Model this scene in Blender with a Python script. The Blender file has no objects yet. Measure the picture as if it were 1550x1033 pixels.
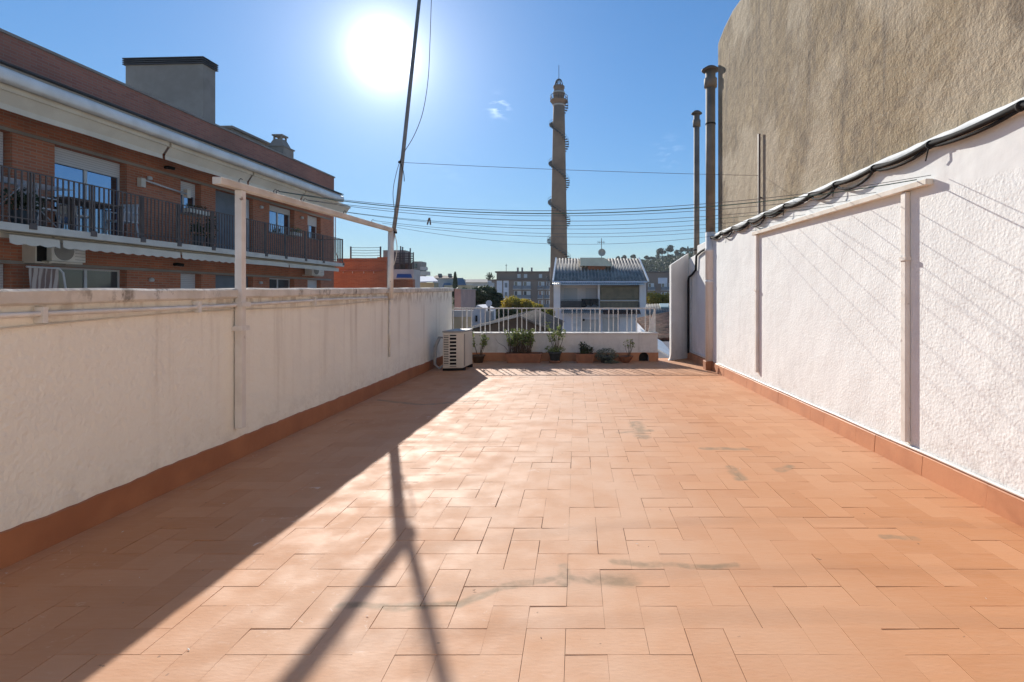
import bpy, math, random
from mathutils import Vector, Matrix
R = math.radians
S = bpy.context.scene
COL = S.collection
# ------------------------------------------------------------------ camera
F, CX, HY, EYE = 805.0, 872.0, 447.0, 1.2
cam = bpy.data.cameras.new('camera'); camo = bpy.data.objects.new('camera', cam); COL.objects.link(camo)
camo.location = (0, 0, EYE); camo.rotation_euler = (R(90), 0, 0)
cam.sensor_width = 36; cam.lens = F/1550*36
cam.shift_x = -(CX-775)/1550; cam.shift_y = -(516.5-HY)/1550
cam.clip_start = .05; cam.clip_end = 5000
S.camera = camo
# ------------------------------------------------------------------ sun and sky
SUN = Vector((-289, 805, 366)).normalized()
elev = math.asin(SUN.z); az = math.atan2(SUN.x, SUN.y)
w = bpy.data.worlds.new('World'); S.world = w; w.use_nodes = True
nt = w.node_tree; nt.nodes.clear(); SKYK = .16   # compresses bright sky tones: keeps the band above the horizon pale blue
def wn(t, **k):
    n = nt.nodes.new(t)
    for a, b in k.items(): setattr(n, a, b)
    return n
def wm(op, a, b=None, c=None):
    n = wn('ShaderNodeMath', operation=op)
    for i, v in enumerate((a, b, c)):
        if v is None: continue
        if isinstance(v, (int, float)): n.inputs[i].default_value = v
        else: nt.links.new(v, n.inputs[i])
    return n.outputs[0]
sky = wn('ShaderNodeTexSky', sky_type='NISHITA'); sky.sun_disc = False
sky.sun_elevation = elev; sky.sun_rotation = az
sky.air_density = 1.0; sky.dust_density = .0; sky.ozone_density = 4.0; sky.altitude = 100
bg = wn('ShaderNodeBackground'); bg.inputs[1].default_value = .085
lum = wn('ShaderNodeRGBToBW'); nt.links.new(sky.outputs[0], lum.inputs[0])
k_s = wm('DIVIDE', 1.0, wm('ADD', 1.0, wm('MULTIPLY', lum.outputs[0], SKYK)))
vs = wn('ShaderNodeVectorMath', operation='SCALE'); nt.links.new(sky.outputs[0], vs.inputs[0]); nt.links.new(k_s, vs.inputs['Scale'])
hs = wn('ShaderNodeHueSaturation'); hs.inputs['Saturation'].default_value = 1.12
nt.links.new(vs.outputs[0], hs.inputs['Color']); nt.links.new(hs.outputs[0], bg.inputs[0])
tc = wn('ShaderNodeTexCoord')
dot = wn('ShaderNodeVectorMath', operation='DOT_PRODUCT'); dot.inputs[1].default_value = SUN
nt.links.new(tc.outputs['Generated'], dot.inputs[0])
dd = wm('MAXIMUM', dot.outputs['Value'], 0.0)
sun_glare = wm('ADD', wm('MULTIPLY', wm('POWER', dd, 4500.), 14.0), wm('ADD', wm('MULTIPLY', wm('POWER', dd, 700.), .5), wm('ADD', wm('MULTIPLY', wm('POWER', dd, 140.), .16), wm('MULTIPLY', wm('POWER', dd, 30.), .09))))  # veiling lens glare round the sun, painted into the sky
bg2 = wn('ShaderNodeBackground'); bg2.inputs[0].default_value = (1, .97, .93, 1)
nt.links.new(sun_glare, bg2.inputs[1])
# faint cirrus wisps
def wisp(px, py, n, amp):
    d0 = Vector(((px-CX)/F, 1, (HY-py)/F)).normalized()
    d = wn('ShaderNodeVectorMath', operation='DOT_PRODUCT'); d.inputs[1].default_value = d0
    nt.links.new(tc.outputs['Generated'], d.inputs[0])
    return wm('MULTIPLY', wm('POWER', wm('MAXIMUM', d.outputs['Value'], 0.0), n), amp)
mp = wn('ShaderNodeMapping'); mp.inputs['Scale'].default_value = (22, 22, 70); mp.inputs['Rotation'].default_value = (0, .35, 0)
nz = wn('ShaderNodeTexNoise'); nz.inputs['Scale'].default_value = 1.6; nz.inputs['Detail'].default_value = 6
nt.links.new(tc.outputs['Generated'], mp.inputs[0]); nt.links.new(mp.outputs[0], nz.inputs['Vector'])
thr = wm('MAXIMUM', wm('SUBTRACT', nz.outputs['Fac'], .5), 0.0)
wz = wm('ADD', wm('ADD', wisp(755, 163, 9000, .7), wisp(1012, 232, 5000, .16)), wm('ADD', wisp(760, 345, 900, .04), wisp(680, 250, 1500, .03)))
bg3 = wn('ShaderNodeBackground'); bg3.inputs[0].default_value = (1, 1, 1, 1)
nt.links.new(wm('MULTIPLY', wm('MULTIPLY', thr, 3.0), wz), bg3.inputs[1])
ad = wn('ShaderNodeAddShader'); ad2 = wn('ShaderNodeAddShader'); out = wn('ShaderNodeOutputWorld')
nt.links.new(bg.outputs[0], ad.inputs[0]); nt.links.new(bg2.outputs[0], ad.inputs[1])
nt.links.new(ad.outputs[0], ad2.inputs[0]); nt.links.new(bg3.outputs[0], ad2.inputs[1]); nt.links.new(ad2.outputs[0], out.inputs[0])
sl = bpy.data.lights.new('sun', 'SUN'); sl.energy = 3.0; sl.angle = R(.55); sl.color = (1, .945, .86)
so = bpy.data.objects.new('sun', sl); COL.objects.link(so); so.location = (-10, 20, 30)
so.rotation_euler = (-SUN).to_track_quat('-Z', 'Y').to_euler()
S.view_settings.view_transform = 'Standard'; S.view_settings.look = 'None'
S.view_settings.exposure = 1.15; S.view_settings.gamma = 1

def at(px, py, Y): return Vector(((px-CX)/F*Y, Y, EYE-(py-HY)/F*Y))
def zf(y): return -.013*y

# ------------------------------------------------------------------ mesh helper
class MB:
    def __init__(s): s.v = []; s.f = []; s.sm = []; s.tint = []
    def add(s, vs, fs, smooth=False, tint=None):
        o = len(s.v); s.v += [Vector(p) for p in vs]
        for f in fs: s.f.append([o+i for i in f]); s.sm.append(smooth); s.tint.append(tint)
        return s
    def hexa(s, p, **k):
        return s.add(p, [(3,2,1,0),(4,5,6,7),(0,1,5,4),(1,2,6,5),(2,3,7,6),(3,0,4,7)], **k)
    def box(s, a, b, **k):
        x0,x1 = sorted((a[0],b[0])); y0,y1 = sorted((a[1],b[1])); z0,z1 = sorted((a[2],b[2]))
        return s.hexa([(x0,y0,z0),(x1,y0,z0),(x1,y1,z0),(x0,y1,z0),(x0,y0,z1),(x1,y0,z1),(x1,y1,z1),(x0,y1,z1)], **k)
    def cbox(s, c, size, rz=0, rx=0, ry=0, **k):
        m = Matrix.Translation(c) @ Matrix.Rotation(rz,4,'Z') @ Matrix.Rotation(rx,4,'X') @ Matrix.Rotation(ry,4,'Y')
        h = [q/2 for q in size]
        return s.hexa([m@Vector((a*h[0],b*h[1],c_*h[2])) for c_ in (-1,1) for a,b in ((-1,-1),(1,-1),(1,1),(-1,1))], **k)
    def quad(s, a, b, c, d, **k): return s.add([a,b,c,d], [(0,1,2,3)], **k)
    def tube(s, pts, r, n=8, cap=True, smooth=True, r1=None):
        pts = [Vector(p) for p in pts]; o = len(s.v); L = len(pts)
        prev = None
        for i, p in enumerate(pts):
            t = (pts[min(i+1,L-1)]-pts[max(i-1,0)]).normalized()
            if prev is None:
                a = Vector((0,0,1)) if abs(t.z) < .9 else Vector((1,0,0))
                u = t.cross(a).normalized()
            else: u = (prev - t*prev.dot(t)).normalized()
            prev = u; v = t.cross(u)
            rr = (r[i] if isinstance(r,(list,tuple)) else (r if r1 is None else r+(r1-r)*i/(L-1)))
            for k in range(n):
                a = 2*math.pi*k/n; s.v.append(p+u*math.cos(a)*rr+v*math.sin(a)*rr)
        for i in range(L-1):
            for k in range(n):
                s.f.append([o+i*n+k, o+i*n+(k+1)%n, o+(i+1)*n+(k+1)%n, o+(i+1)*n+k][::-1]); s.sm.append(smooth); s.tint.append(None)
        if cap:
            s.f.append([o+k for k in range(n)]); s.sm.append(False); s.tint.append(None)
            s.f.append([o+(L-1)*n+k for k in range(n)][::-1]); s.sm.append(False); s.tint.append(None)
        return s
    def bar(s, a, b, wd, ht=None, up=(0,0,1)):
        a = Vector(a); b = Vector(b); t = (b-a).normalized(); up = Vector(up)
        if abs(t.dot(up)) > .95: up = Vector((0,1,0))
        u = t.cross(up).normalized()*wd/2; v = u.cross(t).normalized()*(ht or wd)/2
        return s.hexa([a-u-v,a+u-v,b+u-v,b-u-v,a-u+v,a+u+v,b+u+v,b-u+v])
    def lathe(s, c, prof, n=16, smooth=True, sx=1, sy=1):
        o = len(s.v); c = Vector(c)
        for r, z in prof:
            for k in range(n):
                a = 2*math.pi*k/n; s.v.append(c+Vector((math.cos(a)*r*sx, math.sin(a)*r*sy, z)))
        for i in range(len(prof)-1):
            for k in range(n):
                s.f.append([o+i*n+k, o+i*n+(k+1)%n, o+(i+1)*n+(k+1)%n, o+(i+1)*n+k]); s.sm.append(smooth); s.tint.append(None)
        s.f.append([o+k for k in range(n)][::-1]); s.sm.append(False); s.tint.append(None)
        s.f.append([o+(len(prof)-1)*n+k for k in range(n)]); s.sm.append(False); s.tint.append(None)
        return s
    def prism(s, poly, d):   # poly list of 3d points, d extrusion vector
        n = len(poly); P = [Vector(p) for p in poly]; d = Vector(d)
        return s.add(P+[p+d for p in P], [tuple(range(n))[::-1], tuple(range(n,2*n))]+[(i,(i+1)%n,n+(i+1)%n,n+i) for i in range(n)])
    def sheet(s, rows, smooth=False):
        o = len(s.v); n = len(rows[0])
        for r_ in rows: s.v += [Vector(p) for p in r_]
        for i in range(len(rows)-1):
            for k in range(n-1):
                s.f.append([o+i*n+k,o+i*n+k+1,o+(i+1)*n+k+1,o+(i+1)*n+k]); s.sm.append(smooth); s.tint.append(None)
        return s
    def corrug(s, p00, p10, p01, p11, n, amp, th=.012):
        p00,p10,p01,p11 = map(Vector,(p00,p10,p01,p11)); N = (p10-p00).cross(p01-p00).normalized()
        if N.z < 0: N = -N
        A=[];B=[];A2=[];B2=[]
        for i in range(n*6+1):
            t = i/(n*6); o = N*amp*math.sin(2*math.pi*n*t)
            A.append(p00.lerp(p10,t)+o); B.append(p01.lerp(p11,t)+o)
            A2.append(A[-1]-N*th); B2.append(B[-1]-N*th)
        s.sheet([A2,A,B,B2,A2], True); return s
    def leaves(s, c, rad, n, size, rnd, shell=.35, flat=1., up=0):
        c = Vector(c)
        for _ in range(n):
            d = Vector((rnd.gauss(0,1),rnd.gauss(0,1),rnd.gauss(0,1))).normalized()
            r_ = (shell+(1-shell)*rnd.random())
            p = c+Vector((d.x*rad[0],d.y*rad[1],d.z*rad[2]))*r_
            s.leaf(p, size*rnd.uniform(.6,1.4), rnd, up)
        return s
    def leaf(s, p, L, rnd, up=0, wd=.5):
        a = Vector((rnd.gauss(0,1),rnd.gauss(0,1),rnd.gauss(0,1)+up)).normalized()
        b = a.cross(Vector((rnd.gauss(0,1),rnd.gauss(0,1),rnd.gauss(0,1)))).normalized()*L*wd
        a = a*L
        s.add([p-a*.5, p+b*.5, p+a*.5, p-b*.5], [(0,1,2,3)])
    def build(s, name, mat, parent=None, base=None, local=False, bevel=0):
        me = bpy.data.meshes.new(name)
        org = Vector((0,0,0))
        if parent is not None and not local:
            q = parent
            while q: org = org+q.location; q = q.parent
        if parent is None and base is not None: org = Vector(base)
        me.from_pydata([tuple(p-org) for p in s.v], [], s.f)
        me.polygons.foreach_set('use_smooth', s.sm)
        if any(t is not None for t in s.tint):
            at_ = me.attributes.new('tint', 'FLOAT', 'FACE')
            at_.data.foreach_set('value', [t or 0. for t in s.tint])
        me.materials.append(mat); me.validate(); me.update()
        o = bpy.data.objects.new(name, me); COL.objects.link(o)
        if parent is not None: o.parent = parent
        elif base is not None: o.location = base
        if bevel:
            b = o.modifiers.new('bevel','BEVEL'); b.width = bevel; b.segments = 2; b.limit_method = 'ANGLE'
        return o
def tag(o, label, cat, group=None):
    o['label'] = label; o['category'] = cat
    if group: o['group'] = group
    return o
def struct(o): o['kind'] = 'structure'; return o
def thing(name, label, cat, loc, group=None, rz=0):
    o = bpy.data.objects.new(name, None); COL.objects.link(o); o.location = loc; o.rotation_euler = (0,0,rz)
    o.empty_display_size = .2
    return tag(o, label, cat, group)
def copy_tree(o, parent=None):
    c = o.copy(); COL.objects.link(c)
    if parent: c.parent = parent
    for ch in list(o.children): copy_tree(ch, c)
    return c

# ------------------------------------------------------------------ materials
class NT:
    def __init__(s, name):
        s.m = bpy.data.materials.new(name); s.m.use_nodes = True; s.t = s.m.node_tree
        s.b = s.t.nodes['Principled BSDF']; s.o = s.t.nodes['Material Output']
        s.pos = s.n('ShaderNodeNewGeometry').outputs['Position']
        s.obj = s.n('ShaderNodeTexCoord').outputs['Object']
    def n(s, t, **k):
        q = s.t.nodes.new(t)
        for a, b in k.items(): setattr(q, a, b)
        return q
    def l(s, a, b): s.t.links.new(a, b)
    def setin(s, i, v):
        if isinstance(v, (int, float)): i.default_value = v
        elif isinstance(v, tuple): i.default_value = v if len(v) == len(i.default_value) else tuple(v)+(1,)
        else: s.l(v, i)
    def math(s, op, a, b=None, c=None, clamp=False):
        q = s.n('ShaderNodeMath', operation=op); q.use_clamp = clamp
        for i, v in enumerate((a, b, c)):
            if v is not None: s.setin(q.inputs[i], v)
        return q.outputs[0]
    def mapv(s, v, scale=(1,1,1), rot=(0,0,0), loc=(0,0,0)):
        q = s.n('ShaderNodeMapping'); q.inputs['Scale'].default_value = scale; q.inputs['Rotation'].default_value = rot; q.inputs['Location'].default_value = loc
        s.l(v, q.inputs[0]); return q.outputs[0]
    def noise(s, v, scale, detail=4, rough=.55, dist=0):
        q = s.n('ShaderNodeTexNoise'); q.inputs['Scale'].default_value = scale; q.inputs['Detail'].default_value = detail
        q.inputs['Roughness'].default_value = rough; q.inputs['Distortion'].default_value = dist
        s.l(v, q.inputs['Vector']); return q.outputs['Fac']
    def ramp(s, v, a, b, lo=0., hi=1.):
        q = s.n('ShaderNodeMapRange'); q.interpolation_type = 'SMOOTHSTEP'
        s.l(v, q.inputs[0]); q.inputs[1].default_value = a; q.inputs[2].default_value = b; q.inputs[3].default_value = lo; q.inputs[4].default_value = hi
        return q.outputs[0]
    def mix(s, f, a, b, mode='MIX'):
        q = s.n('ShaderNodeMix', data_type='RGBA', blend_type=mode)
        s.setin(q.inputs[0], f); s.setin(q.inputs[6], a); s.setin(q.inputs[7], b); return q.outputs[2]
    def sep(s, v):
        q = s.n('ShaderNodeSeparateXYZ'); s.l(v, q.inputs[0]); return q.outputs
    def comb(s, x, y, z):
        q = s.n('ShaderNodeCombineXYZ'); s.setin(q.inputs[0], x); s.setin(q.inputs[1], y); s.setin(q.inputs[2], z); return q.outputs[0]
    def bump(s, h, strength=.5, dist=.01, prev=None):
        q = s.n('ShaderNodeBump'); s.setin(q.inputs['Strength'], strength); q.inputs['Distance'].default_value = dist
        s.l(h, q.inputs['Height'])
        if prev: s.l(prev, q.inputs['Normal'])
        return q.outputs[0]
    def fin(s, col, rough=.8, normal=None, metal=0., spec=None):
        s.setin(s.b.inputs['Base Color'], col); s.setin(s.b.inputs['Roughness'], rough); s.b.inputs['Metallic'].default_value = metal
        if normal: s.l(normal, s.b.inputs['Normal'])
        if spec is not None: s.b.inputs['Specular IOR Level'].default_value = spec
        return s.m
def c4(c): return (c[0], c[1], c[2], 1)
def simple(name, c, c2=None, sc=3., rough=.7, metal=0., bs=0, bd=.004, bscale=60, spec=None, det=5):
    t = NT(name); col = t.mix(t.ramp(t.noise(t.obj, sc, det), .35, .65), c4(c), c4(c2 or tuple(x*.8 for x in c)))
    nm = t.bump(t.noise(t.obj, bscale, 3), bs, bd) if bs else None
    return t.fin(col, rough, nm, metal, spec)

def stucco_mat(name, c, c2, bscale, bs, bd, ztop=None, smooth_above=None, dirt=(.32,.26,.19), streak=.5, paint_edge=False, fine=0):
    t = NT(name); z = t.sep(t.pos)[2]
    v = t.ramp(t.noise(t.pos, 1.3, 5), .3, .7)
    col = t.mix(v, c4(c), c4(c2))
    st = t.ramp(t.noise(t.mapv(t.pos, (5,5,.25)), 1.2, 5, .6), .52, .78)
    if ztop is not None:
        fall = t.ramp(z, ztop-1.3, ztop, .15, 1.)
        st = t.math('MULTIPLY', st, fall)
        top = t.math('MULTIPLY', t.ramp(z, ztop-.22, ztop), t.ramp(t.noise(t.mapv(t.pos,(9,9,4)), 1., 6), .45, .62))
        st = t.math('MAXIMUM', st, t.math('MULTIPLY', top, 1.3), clamp=True)
    col = t.mix(t.math('MULTIPLY', st, streak), col, c4(dirt))
    sp = t.ramp(t.noise(t.pos, 38, 3), .72, .78)
    col = t.mix(t.math('MULTIPLY', sp, .25), col, c4(dirt))
    ft = t.math('MULTIPLY', t.ramp(z, .42, .08), t.ramp(t.noise(t.pos, 9, 6, .7), .42, .66))
    col = t.mix(t.math('MULTIPLY', ft, .2), col, c4(dirt))
    pt = t.ramp(t.noise(t.mapv(t.pos,(1,.6,1.2),(0,0,0),(5,2,9)), 1.9, 3, .5, 1.2), .53, .56)
    col = t.mix(t.math('MULTIPLY', pt, .07), col, c4((.60,.60,.60)))
    h = t.noise(t.pos, bscale, 4, .6, .4)
    vo = t.n('ShaderNodeTexVoronoi'); vo.inputs['Scale'].default_value = bscale*.8; vo.feature = 'SMOOTH_F1'
    t.l(t.pos, vo.inputs['Vector'])
    hh = t.math('ADD', h, t.math('MULTIPLY', vo.outputs['Distance'], .8))
    s = bs
    if smooth_above:
        wav = t.math('ADD', z, t.math('MULTIPLY', t.noise(t.pos, 4., 3), .12))
        s = t.ramp(wav, smooth_above, smooth_above+.05, bs, bs*.12)
    nm = t.bump(hh, s, bd)
    nm = t.bump(t.noise(t.pos, 2.2, 3), .35, .05, nm)
    return t.fin(col, .88, nm, 0, .3)

def brick_mat(name, c1=(.54,.19,.10), c2=(.41,.14,.075), mortar=(.42,.29,.21), bw=.26, rh=.068):
    t = NT(name); x, y, z = t.sep(t.obj)
    q = t.n('ShaderNodeTexBrick'); t.l(t.comb(t.math('ADD', x, y), z, 0.), q.inputs['Vector'])
    q.inputs['Color1'].default_value = c4(c1); q.inputs['Color2'].default_value = c4(c2); q.inputs['Mortar'].default_value = c4(mortar)
    q.inputs['Scale'].default_value = 1; q.inputs['Mortar Size'].default_value = .007; q.inputs['Brick Width'].default_value = bw; q.inputs['Row Height'].default_value = rh
    q.inputs['Mortar Smooth'].default_value = .1; q.inputs['Bias'].default_value = -.1
    col = t.mix(t.ramp(t.noise(t.obj, .7, 5), .35, .7, 0, .35), q.outputs['Color'], (.16,.085,.06,1))
    nm = t.bump(q.outputs['Fac'], .5, -.006)
    return t.fin(col, .85, nm)

M = {}
M['wall_left'] = stucco_mat('left_stucco', (.90,.855,.75), (.87,.815,.71), 42, .55, .012, ztop=1.22, streak=.55, dirt=(.42,.33,.24))
M['coping'] = None
def coping():
    t = NT('mouldy_coping'); c = t.mix(t.ramp(t.noise(t.pos, 5, 5), .35, .65), (.72,.67,.6,1), (.58,.53,.46,1))
    mo = t.ramp(t.noise(t.mapv(t.pos,(1,1,.6)), 7.5, 7, .7),   .51, .64)
    z = t.sep(t.pos)[2]
    mo = t.math('MULTIPLY', mo, t.ramp(t.noise(t.pos, 1.6, 3), .4, .6, .25, 1.))
    c = t.mix(t.math('MULTIPLY', mo, .85), c, (.13,.105,.08,1))
    return t.fin(c, .9, t.bump(t.noise(t.pos, 30, 5), .5, .01))
M['coping'] = coping()
M['wall_right'] = stucco_mat('right_stucco', (.86,.87,.85), (.82,.83,.81), 62, .42, .008, smooth_above=1.92, streak=.1)
M['wall_low'] = stucco_mat('low_stucco', (.82,.78,.72), (.72,.67,.60), 40, .3, .008, streak=.7, dirt=(.25,.20,.15))
M['wall_far'] = stucco_mat('far_stucco', (.86,.85,.82), (.76,.75,.72), 30, .3, .01, streak=.5, dirt=(.3,.28,.25))
def concrete():
    t = NT('rough_render')
    c = t.mix(t.ramp(t.noise(t.pos, 1.1, 6, .65), .3, .7), (.39,.305,.195,1), (.28,.215,.135,1))
    c = t.mix(t.ramp(t.noise(t.mapv(t.pos,(3,3,.5)), 1.1, 5), .5, .75, 0, .5), c, (.26,.215,.165,1))
    c = t.mix(t.ramp(t.noise(t.pos, 55, 2), .66, .74, 0, .7), c, (.62,.57,.5,1))
    c = t.mix(t.ramp(t.noise(t.pos, 6.5, 5, .7, .5), .46, .66, 0, .6), c, (.17,.135,.10,1))
    c = t.mix(t.ramp(t.noise(t.mapv(t.pos,(6,6,.35)), 1.3, 6, .7), .50, .66, 0, .6), c, (.15,.125,.10,1))
    c = t.mix(t.ramp(t.noise(t.mapv(t.pos,(1,1,1),(0,0,0),(3,7,1)), .8, 4), .48, .6, 0, .6), c, (.50,.42,.31,1))
    h = t.noise(t.pos, 34, 6, .65); h2 = t.noise(t.mapv(t.pos,(1,1,1.4),(.5,0,0)), 5.5, 4)
    nm = t.bump(h, .8, .018); nm = t.bump(h2, .55, .045, nm)
    return t.fin(c, .95, nm, 0, .2)
M['concrete'] = concrete()
def segmask(t, p, segs):
    d = None
    for a, b, wd in segs:
        a = Vector(a+(0,)); b = Vector(b+(0,)); ba = b-a
        s1 = t.n('ShaderNodeVectorMath', operation='SUBTRACT'); t.l(p, s1.inputs[0]); s1.inputs[1].default_value = a
        dt = t.n('ShaderNodeVectorMath', operation='DOT_PRODUCT'); t.l(s1.outputs[0], dt.inputs[0]); dt.inputs[1].default_value = ba/ba.dot(ba)
        h = t.math('ADD', dt.outputs['Value'], 0., clamp=True)
        sc = t.n('ShaderNodeVectorMath', operation='SCALE'); sc.inputs[0].default_value = ba; t.l(h, sc.inputs['Scale'])
        s2 = t.n('ShaderNodeVectorMath', operation='SUBTRACT'); t.l(s1.outputs[0], s2.inputs[0]); t.l(sc.outputs[0], s2.inputs[1])
        ln = t.n('ShaderNodeVectorMath', operation='LENGTH'); t.l(s2.outputs[0], ln.inputs[0])
        q = t.math('DIVIDE', ln.outputs['Value'], wd)
        d = q if d is None else t.math('MINIMUM', d, q)
    return d
def fp(px, py):
    Y = EYE*F/((py-HY)-.013*F); return ((px-CX)/F*Y, Y)
def floor_mat():
    t = NT('painted_terracotta')
    a = t.n('ShaderNodeAttribute'); a.attribute_name = 'tint'
    tint = a.outputs['Fac']
    c = t.mix(tint, (.53,.23,.095,1), (.60,.285,.135,1))
    big = t.ramp(t.noise(t.pos, .55, 4), .35, .65)
    c = t.mix(t.math('MULTIPLY', big, .4), c, (.62,.36,.215,1))
    glare_x = t.math('MULTIPLY', t.ramp(t.math('ABSOLUTE', t.math('ADD', t.sep(t.pos)[0], .3)), 1.7, .2), t.ramp(t.noise(t.pos, 1.7, 6, .65), .3, .7, .35, 1.))
    c = t.mix(t.math('MULTIPLY', glare_x, .6), c, (.70,.49,.35,1))  # paler middle of the floor: glare put into the tile colour
    fine = t.ramp(t.noise(t.mapv(t.pos,(1,9,1)), 9, 5), .35, .75)
    c = t.mix(t.math('MULTIPLY', fine, .12), c, (.66,.42,.29,1))
    x, y, z = t.sep(t.pos)
    # pale scuffs, denser left of the middle
    sc = t.ramp(t.noise(t.pos, 8, 9, .8, 1.6), .585, .68)
    reg = t.math('MULTIPLY', t.ramp(x, .6, -.5), t.ramp(t.noise(t.pos, 1.2, 3), .42, .6))
    c = t.mix(t.math('MULTIPLY', t.math('MULTIPLY', sc, reg), .85), c, (.80,.64,.52,1))
    dk = t.ramp(t.noise(t.pos, 26, 3), .735, .76)
    c = t.mix(t.math('MULTIPLY', dk, .6), c, (.14,.08,.05,1))
    # dried water trails and smears
    P = [fp(q[0], q[1]) for q in ((520,918),(600,920),(690,916),(760,890),(850,876),(930,884),(905,868))]
    segs = [(P[i], P[i+1], .018) for i in range(5)]
    segs += [(fp(850,858), fp(853,884), .02), (fp(915,878), fp(945,880), .045), (fp(930,852), fp(1000,857), .02), (fp(1000,857), fp(1115,856), .016),
             (fp(962,640), fp(972,662), .05), (fp(940,655), fp(985,652), .03), (fp(1107,708), fp(1122,726), .03), (fp(1065,679), fp(1130,680), .03),
             (fp(1340,813), fp(1385,814), .02), (fp(575,606), fp(640,613), .03), (fp(640,613), fp(730,606), .03), (fp(1195,706), fp(1180,712), .03)]
    cb = t.n('ShaderNodeTexNoise'); cb.inputs['Scale'].default_value = 6; cb.inputs['Detail'].default_value = 5; t.l(t.pos, cb.inputs['Vector'])
    of = t.n('ShaderNodeVectorMath', operation='MULTIPLY_ADD'); t.l(cb.outputs['Color'], of.inputs[0]); of.inputs[1].default_value = (.09,.09,0); of.inputs[2].default_value = (-.045,-.045,0)
    ps = t.n('ShaderNodeVectorMath', operation='ADD'); t.l(t.comb(x, y, 0.), ps.inputs[0]); t.l(of.outputs[0], ps.inputs[1])
    d = segmask(t, ps.outputs[0], segs)
    m = t.math('MULTIPLY', t.ramp(d, 1.9, .5), t.ramp(t.noise(t.pos, 14, 5), .3, .65, .35, 1.))
    c = t.mix(t.math('MULTIPLY', m, .85), c, (.30,.20,.115,1))
    nm = t.bump(t.noise(t.mapv(t.pos,(1,3,1)), 30, 6), .25, .004)
    return t.fin(c, t.ramp(t.noise(t.pos, 5, 5), .3, .7, .66, .82), nm, 0, .3)
M['tile'] = floor_mat()
M['joint'] = simple('tile_joint', (.13,.07,.045), (.20,.11,.07), 8, .95)
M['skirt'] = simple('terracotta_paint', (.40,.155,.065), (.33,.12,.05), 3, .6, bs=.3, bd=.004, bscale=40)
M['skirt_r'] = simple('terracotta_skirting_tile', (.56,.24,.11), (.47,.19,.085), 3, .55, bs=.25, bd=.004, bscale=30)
M['white_metal'] = simple('white_painted_metal', (.78,.75,.70), (.66,.62,.56), 9, .5, bs=.2, bd=.002, bscale=80)
def postmat():
    t = NT('weathered_white_post'); c = t.mix(t.ramp(t.noise(t.pos, 6, 5), .35, .65), (.76,.71,.65,1), (.68,.62,.55,1))
    ru = t.ramp(t.noise(t.pos, 9, 5, .6, .6), .66, .72)
    c = t.mix(t.math('MULTIPLY', ru, .85), c, (.18,.10,.06,1))
    return t.fin(c, .65, t.bump(t.noise(t.pos, 45, 4), .35, .004))
M['post'] = postmat()
M['wood_white'] = simple('painted_timber', (.70,.64,.55), (.58,.51,.42), 4, .75, bs=.4, bd=.004, bscale=30)
M['steel'] = simple('galvanised_steel', (.30,.285,.26), (.22,.205,.185), 5, .6, .35)
M['flue'] = simple('weathered_flue', (.27,.235,.19), (.18,.155,.125), 2.5, .75, .1)
M['dark'] = simple('black_plastic', (.016,.016,.017), (.026,.026,.026), 5, .8, spec=.15)
M['darkbrown'] = simple('dark_brown_paint', (.15,.115,.10), (.11,.085,.075), 5, .6)
M['cable'] = simple('grey_cable', (.12,.12,.12), (.09,.09,.09), 5, .5)
M['greenwire'] = simple('green_wire', (.06,.13,.10), (.05,.1,.08), 5, .5)
M['brick'] = brick_mat('red_brick')
M['brick_roof'] = brick_mat('parapet_brick', (.42,.17,.115), (.33,.125,.09), (.32,.22,.18))
M['brick2'] = brick_mat('orange_brick', (.46,.165,.08), (.36,.12,.06), (.36,.22,.15))
M['cream'] = simple('cream_band', (.74,.69,.60), (.64,.59,.51), 2, .8)
M['gutter'] = simple('white_gutter', (.86,.86,.84), (.74,.73,.70), 1.5, .5)
M['awning'] = simple('awning_cloth', (.78,.71,.59), (.70,.63,.52), 1.5, .9)
M['shutter'] = None
def shutter():
    t = NT('roller_shutter'); z = t.sep(t.obj)[2]
    wv = t.math('FRACT', t.math('MULTIPLY', z, 18.))
    c = t.mix(t.ramp(wv, 0., .25), (.28,.29,.31,1), (.62,.63,.65,1))
    return t.fin(c, .55, t.bump(wv, .6, .01))
M['shutter'] = shutter()
M['greyshut'] = simple('grey_blue_shutter', (.17,.20,.24), (.14,.165,.2), 2, .6)
M['alu'] = simple('white_aluminium', (.62,.64,.66), (.5,.52,.54), 2, .4)
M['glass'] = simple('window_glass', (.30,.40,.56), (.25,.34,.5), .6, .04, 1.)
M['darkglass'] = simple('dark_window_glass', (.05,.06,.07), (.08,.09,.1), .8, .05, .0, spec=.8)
M['grey'] = simple('grey_render', (.33,.30,.27), (.26,.235,.21), 1.2, .9)
M['greydark'] = simple('dark_slats', (.075,.075,.08), (.055,.055,.06), 1.5, .7)
M['greylight'] = simple('pale_render', (.55,.53,.50), (.46,.44,.42), .8, .9)
M['acwhite'] = simple('ac_casing', (.70,.64,.54), (.62,.56,.47), 2, .5)
M['acgrey'] = simple('ac_grey', (.35,.35,.34), (.28,.28,.27), 3, .6)
M['houseWhite'] = simple('house_white', (.80,.76,.75), (.72,.68,.68), .6, .9)
M['blue_white'] = simple('bluish_render', (.66,.67,.74), (.58,.6,.67), .5, .9)
M['tile_brown'] = simple('brown_roof_tile', (.15,.07,.048), (.08,.045,.034), 2.2, .9, bs=.5, bd=.03, bscale=6)
M['asbestos'] = simple('fibre_cement', (.36,.34,.31), (.22,.21,.20), 1.1, .9)
M['beige'] = simple('beige_render', (.52,.43,.28), (.44,.36,.24), 1, .9)
M['terracotta'] = simple('clay_pot', (.40,.16,.08), (.28,.12,.065), 6, .8, bs=.3, bd=.004, bscale=30)
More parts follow.
